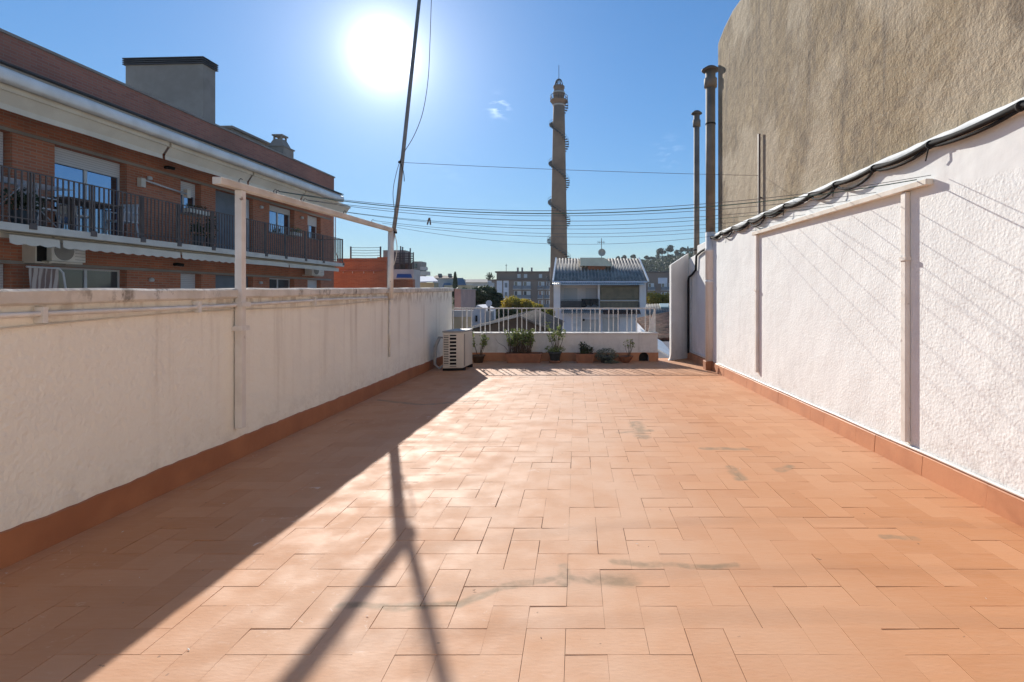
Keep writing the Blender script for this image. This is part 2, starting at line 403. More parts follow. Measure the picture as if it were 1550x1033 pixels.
M['darkpot'] = simple('dark_pot', (.07,.085,.09), (.045,.055,.06), 6, .6)
M['brownpot'] = simple('brown_pot', (.12,.075,.05), (.08,.05,.035), 8, .7)
M['soil'] = simple('soil', (.05,.035,.025), (.03,.02,.015), 20, .95)
M['cloth_dark'] = simple('dark_laundry', (.012,.012,.014), (.02,.02,.022), 5, .9)
M['blue'] = simple('blue_awning', (.03,.09,.25), (.05,.12,.3), 3, .7)
M['asphalt'] = simple('pale_yards_and_streets', (.42,.38,.33), (.30,.27,.24), .05, .95)
M['tower'] = simple('tower_brick', (.32,.215,.148), (.24,.16,.112), .35, .9, bs=.4, bd=.05, bscale=3)
M['stairmetal'] = simple('stair_metal', (.13,.12,.11), (.1,.095,.09), 1, .7)
M['hill'] = simple('hill_scrub', (.045,.055,.028), (.09,.085,.05), .03, .95)
M['hillfar'] = simple('far_hill', (.10,.11,.10), (.13,.14,.12), .02, .95)
def leafmat(name, a, b, tr=.35, sc=1.5):
    t = NT(name); c = t.mix(t.ramp(t.noise(t.obj, sc, 4), .35, .65), c4(a), c4(b))
    t.fin(c, .6); tl = t.n('ShaderNodeBsdfTranslucent'); t.l(c, tl.inputs['Color'])
    mx = t.n('ShaderNodeMixShader'); mx.inputs[0].default_value = tr
    t.l(t.b.outputs[0], mx.inputs[1]); t.l(tl.outputs[0], mx.inputs[2]); t.l(mx.outputs[0], t.o.inputs['Surface'])
    return t.m
M['leaf_dark'] = leafmat('dark_leaves', (.035,.055,.022), (.06,.085,.035), .25, .6)
M['leaf_yellow'] = leafmat('yellow_leaves', (.48,.31,.03), (.22,.22,.04), .45, .5)
M['leaf_pine'] = leafmat('pine_needles', (.04,.06,.03), (.075,.095,.045), .2, .2)
M['leaf_pot'] = leafmat('jade_leaves', (.15,.21,.06), (.30,.34,.12), .35, 14)
M['leaf_grey'] = leafmat('grey_succulent', (.22,.24,.17), (.14,.16,.11), .2, 20)
M['leaf_shoot'] = leafmat('dark_shoots', (.06,.09,.035), (.035,.05,.025), .25, 20)
M['bark'] = simple('bark', (.10,.075,.055), (.06,.045,.035), 8, .95)
M['stem'] = simple('dry_stem', (.16,.11,.08), (.09,.065,.045), 12, .9)

rnd = random.Random(7)
XL, XR = -2.59, 2.41
YB, YW = -3.0, 10.79      # back of the terrace, inner face of the low wall
# ================================================================== SETTING
g = MB(); g.box((-1500,-100,-12.3),(1500,1500,-12)); struct(g.build('ground', M['asphalt']))
# terrace floor: herringbone tiles, each with its own tiny tilt
def terrace_floor():
    u = .1447; gap = .0012; x0, y0 = -.038, 1.81
    b = MB(); rr = random.Random(3)
    i0 = int((XL-x0)/u)-3; i1 = int((XR-x0)/u)+3; j0 = int((YB-y0)/u)-3; j1 = int((YW+.7-y0)/u)+3
    def tile(ax, ay, bx, by):
        ax = max(ax, XL-.1); bx = min(bx, XR+.1); ay = max(ay, YB); by = min(by, YW+.55 if bx > 1.6 else YW+.05)
        if bx-ax < .02 or by-ay < .02: return
        g_ = gap*(.2+1.3*rr.random()**2.5)
        if rr.random() < .15: g_ = gap*2.2
        ax += g_; ay += g_; bx -= g_*rr.uniform(.5,1.2); by -= g_*rr.uniform(.5,1.3)
        z = [rr.uniform(-.0011,.0011) for _ in range(3)]; z = z+[z[0]+z[2]-z[1]]
        P = [(ax,ay),(bx,ay),(bx,by),(ax,by)]
        b.hexa([(p[0],p[1],zf(p[1])-.012) for p in P]+[(p[0],p[1],zf(p[1])+z[k]) for k,p in enumerate(P)], tint=rr.random())
    for j in range(j0, j1):
        for i in range(i0, i1):
            m = (i+j) % 4
            if m == 0: tile(x0+i*u, y0+j*u, x0+(i+2)*u, y0+(j+1)*u)
            elif m == 2: tile(x0+i*u, y0+j*u, x0+(i+1)*u, y0+(j+2)*u)
    return b
fl = struct(terrace_floor().build('terrace_floor', M['tile']))
mb = MB(); mb.hexa([(XL-.2,YB,-1),(2.6,YB,-1),(2.6,11.45,-1),(XL-.2,11.45,-1),(XL-.2,YB,zf(YB)-.0035),(2.6,YB,zf(YB)-.0035),(2.6,11.45,zf(11.45)-.0035),(XL-.2,11.45,zf(11.45)-.0035)])
struct(mb.build('terrace_slab', M['joint']))
mb = MB(); mb.box((XL-.19,YB,-7),(2.59,11.44,-1.001)); struct(mb.build('terrace_base', M['greylight']))
# unseen house wall added behind the camera to bounce sunlight onto shaded walls
rh = thing('rear_bounce_house', 'unseen white rendered house wall with a glazed door, added behind the terrace to bounce sunlight', 'house', (0, YB-.1, 0))
b_ = MB(); b_.box((XL-.2,YB-4,0),(-1.0,YB-.001,3.2)); b_.box((.6,YB-4,0),(XR+.05,YB-.001,3.2)); b_.box((-.999,YB-4,2.15),(.599,YB-.001,3.2)); b_.build('wall', M['wall_far'], rh)
b_ = MB(); b_.box((-.998,YB-.15,.06),(.598,YB-.1,2.149)); b_.build('door', M['alu'], rh)

# left parapet wall
def ztl(y): return 1.19+.0145*y
wl = thing('parapet_wall', 'long stained white stucco parapet wall on the left with a mouldy coping and brown skirting', 'wall', (XL-.1, 4, 0))
YE = 11.1
def wallseg(mb, x0, x1, y0, y1, zb, zt, n=1):
    for i in range(n):
        a = y0+(y1-y0)*i/n; b = y0+(y1-y0)*(i+1)/n
        mb.hexa([(x0,a,zb(a)),(x1,a,zb(a)),(x1,b,zb(b)),(x0,b,zb(b)),(x0,a,zt(a)),(x1,a,zt(a)),(x1,b,zt(b)),(x0,b,zt(b))])
    return mb
wallseg(MB(), XL-.2, XL, YB, YE, lambda y:-1, lambda y: ztl(y)-.075).build('wall', M['wall_left'], wl)
cp = MB(); rr = random.Random(5); rows = []
for i in range(71):
    y = YB+(YE+.01-YB)*i/70; j = rr.uniform(-.0035,.0035); k = rr.uniform(-.004,.004); z = ztl(y)
    rows.append([(XL-.24,y,z-.074),(XL-.24,y,z+j),(XL+.022+j,y,z+.004+j),(XL+.036+j,y,z-.008+j),(XL+.036+k,y,z-.062+k),(XL+.024,y,z-.0738),(XL-.24,y,z-.0739)])
cp.sheet(rows)
cp.add(rows[-1][:-1], [(0,1,2,3,4,5)]); cp.add(rows[0][:-1], [(5,4,3,2,1,0)])
cp.build('coping', M['coping'], wl)
sk = MB(); rows = []; N_ = 260; jit = 0
for i in range(N_+1):
    y = YB+(YE-.1-YB)*i/N_; jit = jit*.75+rr.uniform(-.005,.005); zt = zf(y)+.162+jit+.004*math.sin(y*1.7)
    rows.append([(XL+.012,y,zf(y)-.01),(XL+.012,y,zt-.006),(XL+.001,y,zt)])
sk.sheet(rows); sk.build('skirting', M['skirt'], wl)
# small rain spout on end
# conduit along wall
cd = MB()
pts = [(XL+.03, y, ztl(y)-.12-.004*math.sin(y*2)+(.0 if y > 2 else -.012*(2-y)*.3)) for y in [YB+.3*i for i in range(0,36)] if y < 7.4]
cd.tube(pts, .013, 8)
co = thing('wall_conduit', 'pale round conduit clipped under the coping of the left parapet', 'conduit', (XL+.03, 3, 1.07))
cd.build('pipe', M['white_metal'], co)
for y in (1.2, 2.55, 3.6, 5.2, 6.6):
    c_ = MB(); c_.box((XL+.001, y-.012, ztl(y)-.16),(XL+.047, y+.012, ztl(y)-.085)); c_.build('clip', M['white_metal'], co)
cb = MB(); cb.tube([(XL+.012, y, ztl(y)-.172+.018*math.cos((y-3.2)*1.4)-.012*math.sin(y*.9)) for y in [0.2*i-1 for i in range(0,44)]], .0045, 6)
tag(cb.build('loose_cable', M['acwhite'], base=(XL, 3, 1.0)), 'thin cream cable drooping below the conduit on the left parapet', 'cable')

# low wall at the end
lw = thing('low_wall', 'low dirty white wall at the terrace end carrying the white railing', 'wall', (-.5, YW+.1, -.14))
XE = 1.655
def ztw(x): return .405
hx0, hx1, hz = (967-CX)/F*YW, (982-CX)/F*YW, .19
b_ = MB(); zb = -1
b_.box((XL+.001, YW, zb), (hx0, YW+.24, .405)); b_.box((hx1, YW, zb), (XE, YW+.24, .405))
cx_ = (hx0+hx1)/2; rr_ = (hx1-hx0)/2; fz0 = zf(YW)
arch = [(cx_-rr_, YW, .405),(cx_-rr_, YW, fz0+.08)]+[(cx_-rr_*math.cos(math.pi*i/10), YW, fz0+.08+rr_*math.sin(math.pi*i/10)) for i in range(1,10)]+[(cx_+rr_, YW, fz0+.08),(cx_+rr_, YW, .405)]
b_.prism(arch, (0,.24,0)); b_.box((hx0,YW+.16,fz0-.2),(hx1,YW+.235,fz0+.25))
b_.build('wall', M['wall_low'], lw)
b_ = MB(); b_.box((XL+.02, YW-.02, .407), (XE+.012, YW+.26, .437)); b_.build('coping', M['wall_low'], lw, bevel=.004)
b_ = MB(); b_.box((XL+.013, YW-.014, fz0-.02),(hx0, YW-.001, fz0+.175)); b_.box((hx1, YW-.014, fz0-.02),(XE+.012, YW-.001, fz0+.175))
ar2 = [(cx_-rr_, YW-.014, fz0+.175),(cx_-rr_, YW-.014, fz0+.08)]+[(cx_-rr_*math.cos(math.pi*i/10), YW-.014, fz0+.08+rr_*math.sin(math.pi*i/10)) for i in range(1,10)]+[(cx_+rr_, YW-.014, fz0+.08),(cx_+rr_, YW-.014, fz0+.175)]
b_.prism(ar2, (0,.013,0)); b_.box((XE+.001,YW-.001,fz0-.02),(XE+.014,YW+.24,fz0+.175)); b_.build('skirting', M['skirt_r'], lw)
b_ = MB(); b_.box((hx0+.001,YW+.10,fz0-.01),(hx1-.001,YW+.15,fz0+.2)); b_.build('drain_shade', M['dark'], lw)  # black panel standing in for the shade inside the drain arch

# railing
YR = 11.0
rl = thing('metal_railing', 'white metal railing of thin vertical bars on the low end wall', 'railing', (-.5, YR, .437))
zr = EYE-(467-HY)/F*YR; zb_ = EYE-(503.5-HY)/F*YR
xs = (693-CX)/F*YR; xe = (992-CX)/F*YR
xs = XL+.06
b_ = MB(); b_.box((xs, YR-.014, zr-.012),(xe, YR+.014, zr+.012)); b_.build('top_rail', M['white_metal'], rl)
b_ = MB(); b_.box((xs, YR-.012, zb_-.011),(xe, YR+.012, zb_+.011)); b_.build('bottom_rail', M['white_metal'], rl)
pxs = []
for k in range(-1, 11):
    for j in (0, 7.0, 14.2):
        p = 699.7+27.72*k+j
        if 684 < p < 990: pxs.append(p)
pxs.append(991.2)
for i, p in enumerate(pxs):
    x = (p-CX)/F*YR; post = (i in (2, 14, 24, 33)) or p > 991
    q = .016 if post else .0085; zlo = .439 if post else zb_+.011
    b_ = MB(); b_.box((x-q, YR-q, zlo),(x+q, YR+q, zr-.012)); b_.build('post' if post else 'baluster', M['white_metal'], rl)
x1 = (991-CX)/F*YR
b_ = MB(); b_.prism([(x1-.017,YR-.03,.439),(x1-.14,YR-.03,.439),(x1-.017,YR-.03,zr-.03)], (0,.012,0)); b_.build('end_brace', M['white_metal'], rl)

# right wall (white stucco) and its cap
wr = thing('boundary_wall', 'high rough white stucco wall along the right side of the terrace', 'wall', (XR+.1, 4, 0))
ZT = 2.235
YC = 9.36
wallseg(MB(), XR, XR+.12, YB, YC, lambda y:-1, lambda y:ZT).build('wall', M['wall_right'], wr)
rows = []; 
for i in range(90):
    y = YB+(YC-YB)*i/89; j = rr.uniform(-.006,.006); k = rr.uniform(-.006,.006)
    rows.append([(XR+.11,y,ZT+.045+k),(XR+.03,y,ZT+.043+j),(XR-.012+j,y,ZT+.022+k),(XR-.02+j,y,ZT-.005),(XR-.008,y,ZT-.04+k),(XR+.001,y,ZT-.055)])
cp = MB(); cp.sheet(rows, True); cp.build('coping', M['wall_right'], wr)
sk = MB(); y = YB
while y < YC:
    e = min(y+.29, YC); q = rr.uniform(-.0015,.0015)
    sk.hexa([(XR-.03+q,y+.002,zf(y)-.01),(XR+.0,y+.002,zf(y)-.01),(XR+.0,e,zf(e)-.01),(XR-.03+q,e,zf(e)-.01),(XR-.018+q,y+.002,zf(y)+.135+q),(XR+.0,y+.002,zf(y)+.15),(XR+.0,e,zf(e)+.15),(XR-.018+q,e,zf(e)+.135+q)], tint=rr.random()); y = e
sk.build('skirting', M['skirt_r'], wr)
b_ = MB(); b_.tube([(XR-.012, YB+.2*i, zf(YB+.2*i)+.158+.002*math.sin(i)) for i in range(62) if YB+.2*i < 9.2], .011, 8)
tag(b_.build('skirting_pipe', M['white_metal'], base=(XR,3,.1)), 'thin white pipe lying along the top of the orange skirting by the right wall', 'pipe')

# far lower piece of the right wall with the diagonal end
fw = thing('stepped_wall', 'pale grey stepped wall piece beyond the tall flue at the right rear corner', 'wall', (XR, 10.4, 0))
def ztf(y): return EYE-(360-HY)/F*9.4+(y-9.36)*(-.07)
b_ = MB()
wallseg(b_, XR+.001, XR+.2, YC, 11.4, lambda y:-1, lambda y: 2.15 if y < 10.4 else 2.15)
zr0, zr1 = EYE+(HY-388)/F*11.4, EYE+(HY-401)/F*10.95
b_.v = b_.v[:0]; b_.f = []; b_.sm = []; b_.tint = []
b_.hexa([(XR+.001,YC,-1),(XR+.2,YC,-1),(XR+.2,10.6,-1),(XR+.001,10.6,-1),(XR+.001,YC,2.22),(XR+.2,YC,2.22),(XR+.2,10.6,2.19),(XR+.001,10.6,2.19)])
b_.hexa([(XR+.001,10.6,-1),(XR+.2,10.6,-1),(XR+.2,11.4,-1),(XR+.001,11.4,-1),(XR+.001,10.6,2.03),(XR+.2,10.6,2.03),(XR+.2,11.4,1.98),(XR+.001,11.4,1.98)])
b_.build('side_wall', M['wall_far'], fw, bevel=.02)
b_ = MB(); zz = zf(11)
b_.hexa([(1.955,10.93,-1),(2.41,11.4,-1),(2.41,11.6,-1),(1.955,11.13,-1),(1.955,10.93,zr1),(2.41,11.4,zr0+.06),(2.41,11.6,zr0+.06),(1.955,11.13,zr1)])
# curved foot
foot = [(1.955,10.93,zz+.25)]+[(1.955-.06*(1-math.cos(t))*1.0, 10.93-.02*(1-math.cos(t)), zz+.25-.25*math.sin(t)) for t in [i*math.pi/16 for i in range(1,9)]]+[(1.955,10.93,zz)]
b_.prism(foot, (.02,.2,0))
b_.build('end_wall', M['wall_far'], fw)
b_ = MB(); b_.hexa([(2.375,9.55,zf(10)-.02),(XR,9.55,zf(10)-.02),(XR,11.38,zf(11.4)-.02),(2.375,11.36,zf(11.4)-.02),(2.385,9.55,zf(9.6)+.13),(XR,9.55,zf(9.6)+.14),(XR,11.38,zf(11.4)+.14),(2.385,11.36,zf(11.4)+.13)])
b_.build('skirting', M['skirt_r'], fw)
b_ = MB(); b_.tube([(XR-.005, 9.42, 2.06),(XR-.03, 9.5, 2.06),(XR-.035, 10.1, 2.03),(XR-.035, 10.5, 1.98),(XR-.035,10.56,1.7),(XR-.035,10.9,1.62),(XR-.035,11.2,1.58),(XR-.035,11.26,1.5),(XR-.035,11.26,zf(11.3)+.12)], .022, 8)
tag(b_.build('drain_pipe', M['dark'], base=(XR-.03,10.9,0)), 'black drainpipe stepping down the pale wall behind the tall flue', 'pipe')
b_ = MB(); b_.tube([(XR-.02,11.08,1.55),(XR-.02,11.08,zf(11)+.2),(XR-.02,10.9,zf(11)+.17),(XR-.02,9.6,zf(9.6)+.18)], .013, 8)
tag(b_.build('water_pipe', M['white_metal'], base=(XR-.02,10.9,0)), 'thin white pipe running down beside the black drainpipe', 'pipe')

# tall concrete neighbour
nb = thing('concrete_building', 'tall neighbouring building with a bare rough brown-grey rendered side wall', 'building', (4, 3, -7))
XN = XR+.06
prof = []   # y,z of the top outline
for px, py in ((1087,68),(1096,45),(1109,19),(1124,-2),(1145,-26),(1190,-66)):
    Y = XN/((px-CX)/F); prof.append((Y, EYE-(py-HY)/F*Y))
prof.append((5.5, prof[-1][1]+.05)); prof.append((YB-2, prof[-1][1]+.05))
poly = [(XN, XN/((1087-CX)/F), -7)]+[(XN,a,b) for a,b in prof]+[(XN, YB-2, -7)]
b_ = MB(); b_.prism(poly, (9,0,0)); b_.build('side_wall', M['concrete'], nb)
b_ = MB()
for (a,b),(c,d) in zip(prof[:-1], prof[1:]): b_.hexa([(XN+.005,c,d+.002),(XN+.3,c,d+.002),(XN+.3,a,b+.002),(XN+.005,a,b+.002),(XN+.005,c,d+.03),(XN+.3,c,d+.03),(XN+.3,a,b+.03),(XN+.005,a,b+.03)])
b_.build('roof_edge', M['grey'], nb)

# flues
def flue(name, label, x, y, r, z0, zm, z1, plinth, group=None):
    t = thing(name, label, 'flue', (x,y,z0), group)
    if plinth:
        b = MB(); b.cbox((x,y,z0+.07),(r*2.5,r*2.5,.20)); b.build('plinth', M['skirt'], t, bevel=.01)
        b = MB(); b.lathe((x,y,0), [(r*1.02,z0+.171),(r*1.02,zm-.35),(r*1.12,zm-.345),(r*1.12,zm-.30),(r*1.02,zm-.295),(r*1.02,zm)], 20); b.build('painted_pipe', M['wall_far'], t)
        b = MB(); b.lathe((x,y,0), [(r*1.05,zm-.9),(r*1.12,zm-.89),(r*1.12,zm-.86),(r*1.05,zm-.85)], 20); b.build('pipe_band', M['wall_far'], t)
    H = z1
    b = MB(); b.lathe((x,y,0), [(r*.95,zm+.001),(r*.95,H-.38)], 20); b.build('steel_pipe', M['flue'], t)
    for zz in ((zm+H)/2+.45,):
        b = MB(); b.lathe((x,y,0), [(r*.96,zz-.012),(r*1.03,zz-.012),(r*1.03,zz+.012),(r*.96,zz+.012)], 20); b.build('clamp', M['dark'], t)
    b = MB(); b.lathe((x,y,0), [(r*.96,H-.38),(r*1.28,H-.37),(r*1.28,H-.22),(r*1.0,H-.21),(r*1.0,H-.08)], 20); b.build('collar', M['flue'], t)
    b = MB(); b.lathe((x,y,0), [(r*1.0,H-.08),(r*1.75,H-.075),(r*1.8,H-.06),(r*.9,H-.005),(r*.2,H+.01)], 20); b.build('cap', M['stairmetal'], t)
    return t
flue('flue_pipe', 'tall thick flue, grey above and white painted below, at the concrete building corner', (1075.5-CX)/F*9.45, 9.45, .088, zf(9.45)-.01, EYE+(HY-352)/F*9.45, EYE+(HY-101)/F*9.45, True)
flue('flue_pipe', 'shorter thin grey metal flue rising behind the stepped wall', (1054.5-CX)/F*12.4, 12.4, .07, -2, -1.9, EYE+(HY-168)/F*12.4, False)

# ================================================================== CLOTHESLINE FRAMES
def hook(t, x, y, z, s):
    b = MB(); b.tube([(x,y,z-.02),(x,y,z+.015),(x+s*.012,y+.003,z+.028),(x+s*.025,y,z+.02)], .0035, 6); b.build('hook', M['stairmetal'], t)
lf = thing('clothesline_frame', 'white painted clothesline frame standing on the left parapet, two posts and a long beam', 'clothesline frame', (XL+.04, 5.6, 0))
ZB = 2.06
PX = XL+.035
b_ = MB(); b_.box((PX-.027,4.02,.19),(PX+.027,4.075,1.995)); b_.build('post', M['post'], lf, bevel=.004)
b_ = MB(); b_.tube([(PX-.01,7.34,1.15),(PX-.0,7.34,2.085)], .040, 10); b_.build('post', M['post'], lf)
b_ = MB(); b_.hexa([(PX-.033,3.78,1.99),(PX+.033,3.78,1.99),(PX+.03,7.5,2.08),(PX-.03,7.5,2.08),(PX-.033,3.78,2.042),(PX+.033,3.78,2.042),(PX+.03,7.5,2.13),(PX-.03,7.5,2.13)]); b_.build('beam', M['wood_white'], lf, bevel=.005)
b_ = MB(); b_.box((PX-.06,4.0,ztl(4)-.135),(PX+.045,4.105,ztl(4)-.10)); b_.build('bracket', M['white_metal'], lf); b_ = MB(); b_.box((PX-.04,4.0,.93),(PX+.036,4.105,.965)); b_.build('bracket', M['white_metal'], lf)
b_ = MB(); b_.tube([(PX-.02,7.34,.35),(PX-.02,7.34,1.15)], .012, 8); b_.build('lower_tube', M['white_metal'], lf)
for y in (4.0,4.46,4.5,4.95,5.8,6.6,7.35): hook(lf, PX+.02, y, 2.045+.0238*(y-3.8), 1)
rf = thing('clothesline_frame', 'white painted clothesline frame fixed against the right wall, two posts and a long beam', 'clothesline frame', (XR-.05, 5.4, 0))
QX = XR-.02
b_ = MB(); b_.box((XR-.038,3.83,.14),(XR-.002,3.89,1.944)); b_.build('post', M['post'], rf, bevel=.006)
b_ = MB(); b_.box((XR-.038,7.0,.18),(XR-.002,7.06,1.996)); b_.build('post', M['post'], rf, bevel=.006)
b_ = MB(); b_.hexa([(XR-.055,3.58,1.945),(XR-.002,3.58,1.945),(XR-.002,7.15,2.0),(XR-.05,7.15,2.0),(XR-.055,3.58,1.985),(XR-.002,3.58,1.985),(XR-.002,7.15,2.045),(XR-.05,7.15,2.045)]); b_.build('beam', M['wood_white'], rf, bevel=.004)
for y, z in ((3.86,1.45),(7.03,1.25)):
    xq = QX if y < 5 else QX+.005
    b_ = MB(); b_.box((XR-.046,y-.038,z),(XR-.003,y+.038,z+.028)); b_.build('clamp', M['post'], rf)
wires = [(4.46,3.55,319),(4.5,3.7,323.5),(4.95,4.2,327),(4.98,4.6,335),(5.8,4.9,342),(5.85,5.5,347),(6.6,6.0,354),(6.9,6.5,359),(7.35,6.95,370)]
names = ['frontmost clothes wire, tied near the front post of the left frame','thick dark green clothes wire just behind the frontmost one','third clothes wire counted from the top of the picture','fourth clothes wire from the top, starting near the middle of the left beam',
 'middle clothes wire of the nine that cross the terrace','clothes wire just behind the middle one, two pegs hang above it','third clothes wire counted from the rear','second clothes wire counted from the rear','rearmost and lowest clothes wire, tied by the leaning mast']
def wirepts(a, b, sag, n=28): return [Vector(a).lerp(Vector(b), i/n)-Vector((0,0,sag*4*(i/n)*(1-i/n))) for i in range(n+1)]
peg_at = None
for i, ((yl, yr, ym), lb) in enumerate(zip(wires, names)):
    a = (PX+.04, yl, 2.06+.0238*(yl-3.8)); zrr = 1.99+(yr-3.5)*.0155
    b = (QX-.02, yr, zrr+.01); Ym = (yl+yr)/2; zm = EYE+(HY-ym)/F*Ym
    sag = (a[2]+b[2])/2-zm
    P = wirepts(a, b, sag); w_ = MB(); w_.tube(P, .0036 if i == 1 else .0022, 5)
    o = w_.build('clothes_wire', M['greenwire'] if i in (1,4) else M['cable'], base=P[14]); tag(o, lb, 'wire', 'clothes wires strung across the terrace')
    if i == 4: peg_at = P
b_ = MB(); p = None
for i in range(len(peg_at)-1):
    if ((peg_at[i].x/peg_at[i].y)*F+CX) <= 645 < ((peg_at[i+1].x/peg_at[i+1].y)*F+CX): p = peg_at[i].lerp(peg_at[i+1], .5)
for k, (dx, ang, lb) in enumerate(((-.008, .25, 'left one of two dark clothes pegs clipped side by side on a wire'), (.012, -.12, 'right one of two dark clothes pegs clipped side by side on a wire'))):
    b_ = MB(); q = p+Vector((dx,0,-.005))
    for s in (-1,1): b_.cbox(q+Vector((0,s*.005,0)),(.011,.005,.075), ry=ang, rx=s*.06)
    b_.cbox(q+Vector((0,0,.008)),(.014,.014,.006), ry=ang)
    tag(b_.build('clothes_peg', M['darkbrown'], base=q), lb, 'clothes peg', 'clothes pegs on the wire')

# leaning mast with its cables
YM = 7.36
def mp_(px, py, dy=0): return at(px, py, YM+dy)
mast = thing('antenna_mast', 'thin grey leaning metal mast tied to the rear post of the left clothesline frame', 'mast', mp_(593.5,366))
b_ = MB(); b_.tube([mp_(593.5,366), mp_(603,300), mp_(641,-60)], [.027,.027,.023], 10); b_.build('pole', M['steel'], mast)
for px, py in ((597.5,352),(606,246)):
    b_ = MB(); b_.tube([mp_(px,py+1.5), mp_(px+.3,py-1.5)], .03, 10); b_.build('clamp', M['dark'], mast)
def cable(pix, r, label, mat='cable', dy=-.03):
    b = MB(); P = [mp_(a,b_,dy) for a,b_ in pix]
    Q = []
    for i in range(len(P)-1):
        p0 = P[max(i-1,0)]; p1 = P[i]; p2 = P[i+1]; p3 = P[min(i+2,len(P)-1)]
        for k in range(8):
            t = k/8; Q.append(.5*((2*p1)+(p2-p0)*t+(2*p0-5*p1+4*p2-p3)*t*t+(3*p1-p0-3*p2+p3)*t**3))
    Q.append(P[-1]); b.tube(Q, r, 6)
    return tag(b.build('hanging_cable', M[mat], base=P[0]), label, 'cable')
cable([(656,-60),(653,0),(651,60),(648,120),(640,170),(627,205),(612,230)], .0045, 'thin cable curving down to the mast from above beside the sun')
cable([(608,236),(600,262),(595,290),(597,318),(600,335),(598,352)], .004, 'short loop of dark cable on the left side of the leaning mast')
cable([(607,248),(611,262),(612,275)], .005, 'short loose end of cable dangling under the upper clamp of the mast', 'dark')
cable([(598,356),(601,375),(598,395),(592,412),(587,424)], .005, 'white cord hanging down the rear post of the left frame', 'acwhite')
# thin wire from the mast to the bar on the concrete wall
pa = mp_(606,246,-.02); pb = Vector((XN-.035, (XN-.035)/((1149-CX)/F), 0)); pb.z = EYE+(HY-266)/F*pb.y
b_ = MB(); b_.tube(wirepts(pa, pb, .02), .003, 5)
tag(b_.build('stay_wire', M['cable'], base=(pa+pb)/2), 'highest single wire running from the leaning mast to the dark bar by the concrete wall', 'wire')
b_ = MB(); zt_ = EYE+(HY-203)/F*pb.y
b_.bar((pb.x,pb.y,ZT-.0),(pb.x+.0,pb.y,zt_),.028,.03); b_.box((pb.x,pb.y-.01,ZT+.25),(XN,pb.y+.01,ZT+.27)); b_.box((pb.x-.02,pb.y-.03,ZT-.0),(pb.x+.03,pb.y+.03,ZT+.05))
tag(b_.build('wall_bar', M['darkbrown'], base=(pb.x,pb.y,ZT)), 'dark upright bar standing on the white wall in front of the concrete building', 'bar')

# black cable bundle draped along the right wall top
cbn = thing('cable_bundle', 'bundle of thick black cables draped in loops along the top edge of the right wall', 'cables', (XR-.02, 5, ZT-.02))
rr = random.Random(11); ties = [9.3]
while ties[-1] > -1: ties.append(ties[-1]-rr.uniform(.45,.8))
for c_i, (r_, off, sg) in enumerate(((.019,-.03,.06),(.016,-.05,.04),(.012,-.04,.085))):
    pts = []
    for a, b in zip(ties[:-1], ties[1:]):
        sgg = sg*rr.uniform(.4,1.3)
        for k in range(7):
            t = k/7; pts.append((XR+off+.004*math.sin(k+c_i), a+(b-a)*t, ZT-.012-.014*c_i-sgg*4*t*(1-t)*.8))
    b_ = MB(); b_.tube(pts, r_, 8); b_.build('cable', M['dark'], cbn)
for y in ties[:-1]:
    b_ = MB(); b_.tube([(XR-.04,y-.008,ZT-.028),(XR-.04,y+.008,ZT-.028)], .029, 10); b_.build('cable_tie', M['dark'], cbn)
for k, y in enumerate(ties[1:-1:2]):
    b_ = MB(); b_.tube([(XR-.05,y,ZT-.05),(XR-.055,y+.01,ZT-.1),(XR-.05,y+.03,ZT-.13)], .005, 5); b_.build('tie_tail', M['dark'], cbn)
# thin plastered-over wires
# ================================================================== AC UNIT on terrace
ac = thing('air_conditioner', 'cream outdoor air conditioner on the floor against the end of the left parapet', 'air conditioner', (-2.12, 9.5, zf(9.5)))
def acpt(u, v, z): # u across (0..1) v depth
    a = Vector((-2.315,9.22,0)).lerp(Vector((-1.975,9.27,0)),u); b = Vector((-2.24,9.86,0)).lerp(Vector((-1.925,9.88,0)),u); p = a.lerp(b,v); p.z = z+zf(9.5); return p
def acbox(u0,u1,v0,v1,z0,z1,mb=None):
    mb = mb or MB(); return mb.hexa([acpt(u0,v0,z0),acpt(u1,v0,z0),acpt(u1,v1,z0),acpt(u0,v1,z0),acpt(u0,v0,z1),acpt(u1,v0,z1),acpt(u1,v1,z1),acpt(u0,v1,z1)])
acbox(0,1,0.02,1,.05,.67).build('casing', M['acwhite'], ac, bevel=.008)
acbox(-.02,1.02,-.0,1.01,.672,.70).build('lid', M['acgrey'], ac, bevel=.005)
d_ = MB()
acbox(.06,.30,-.002,.018,.11,.62,d_); acbox(.36,.68,-.002,.018,.08,.63,d_); d_.build('grille_opening', M['dark'], ac)
gl = MB()
for i in range(17): acbox(.05,.31,-.02,.0,.115+i*.03,.131+i*.03,gl)
for i in range(9): acbox(.35,.69,-.025,.0,.09+i*.062,.112+i*.062,gl)
acbox(.31,.35,-.022,.0,.07,.64,gl); acbox(.69,.73,-.022,.0,.07,.64,gl); gl.build('grille', M['acwhite'], ac)
b_ = MB(); acbox(1.001,1.012,.15,.2,.08,.64,b_); b_.build('side_seam', M['stairmetal'], ac)
for v in (.08,.82):
    acbox(-.05,1.05,v,v+.12,0,.048).build('foot', M['dark'], ac)
b_ = MB()
for k in range(3): b_.tube([(-2.31,9.35+.05*k,zf(9)+.55),(-2.38-.015*k,9.33,zf(9)+.58),(-2.45-.015*k,9.33,zf(9)+.42),(-2.47-.01*k,9.33,zf(9)+.1),(-2.40,9.34,zf(9)+.03),(-2.31,9.36,zf(9)+.1)], .016, 8)
b_.build('hose', M['acgrey'], ac)

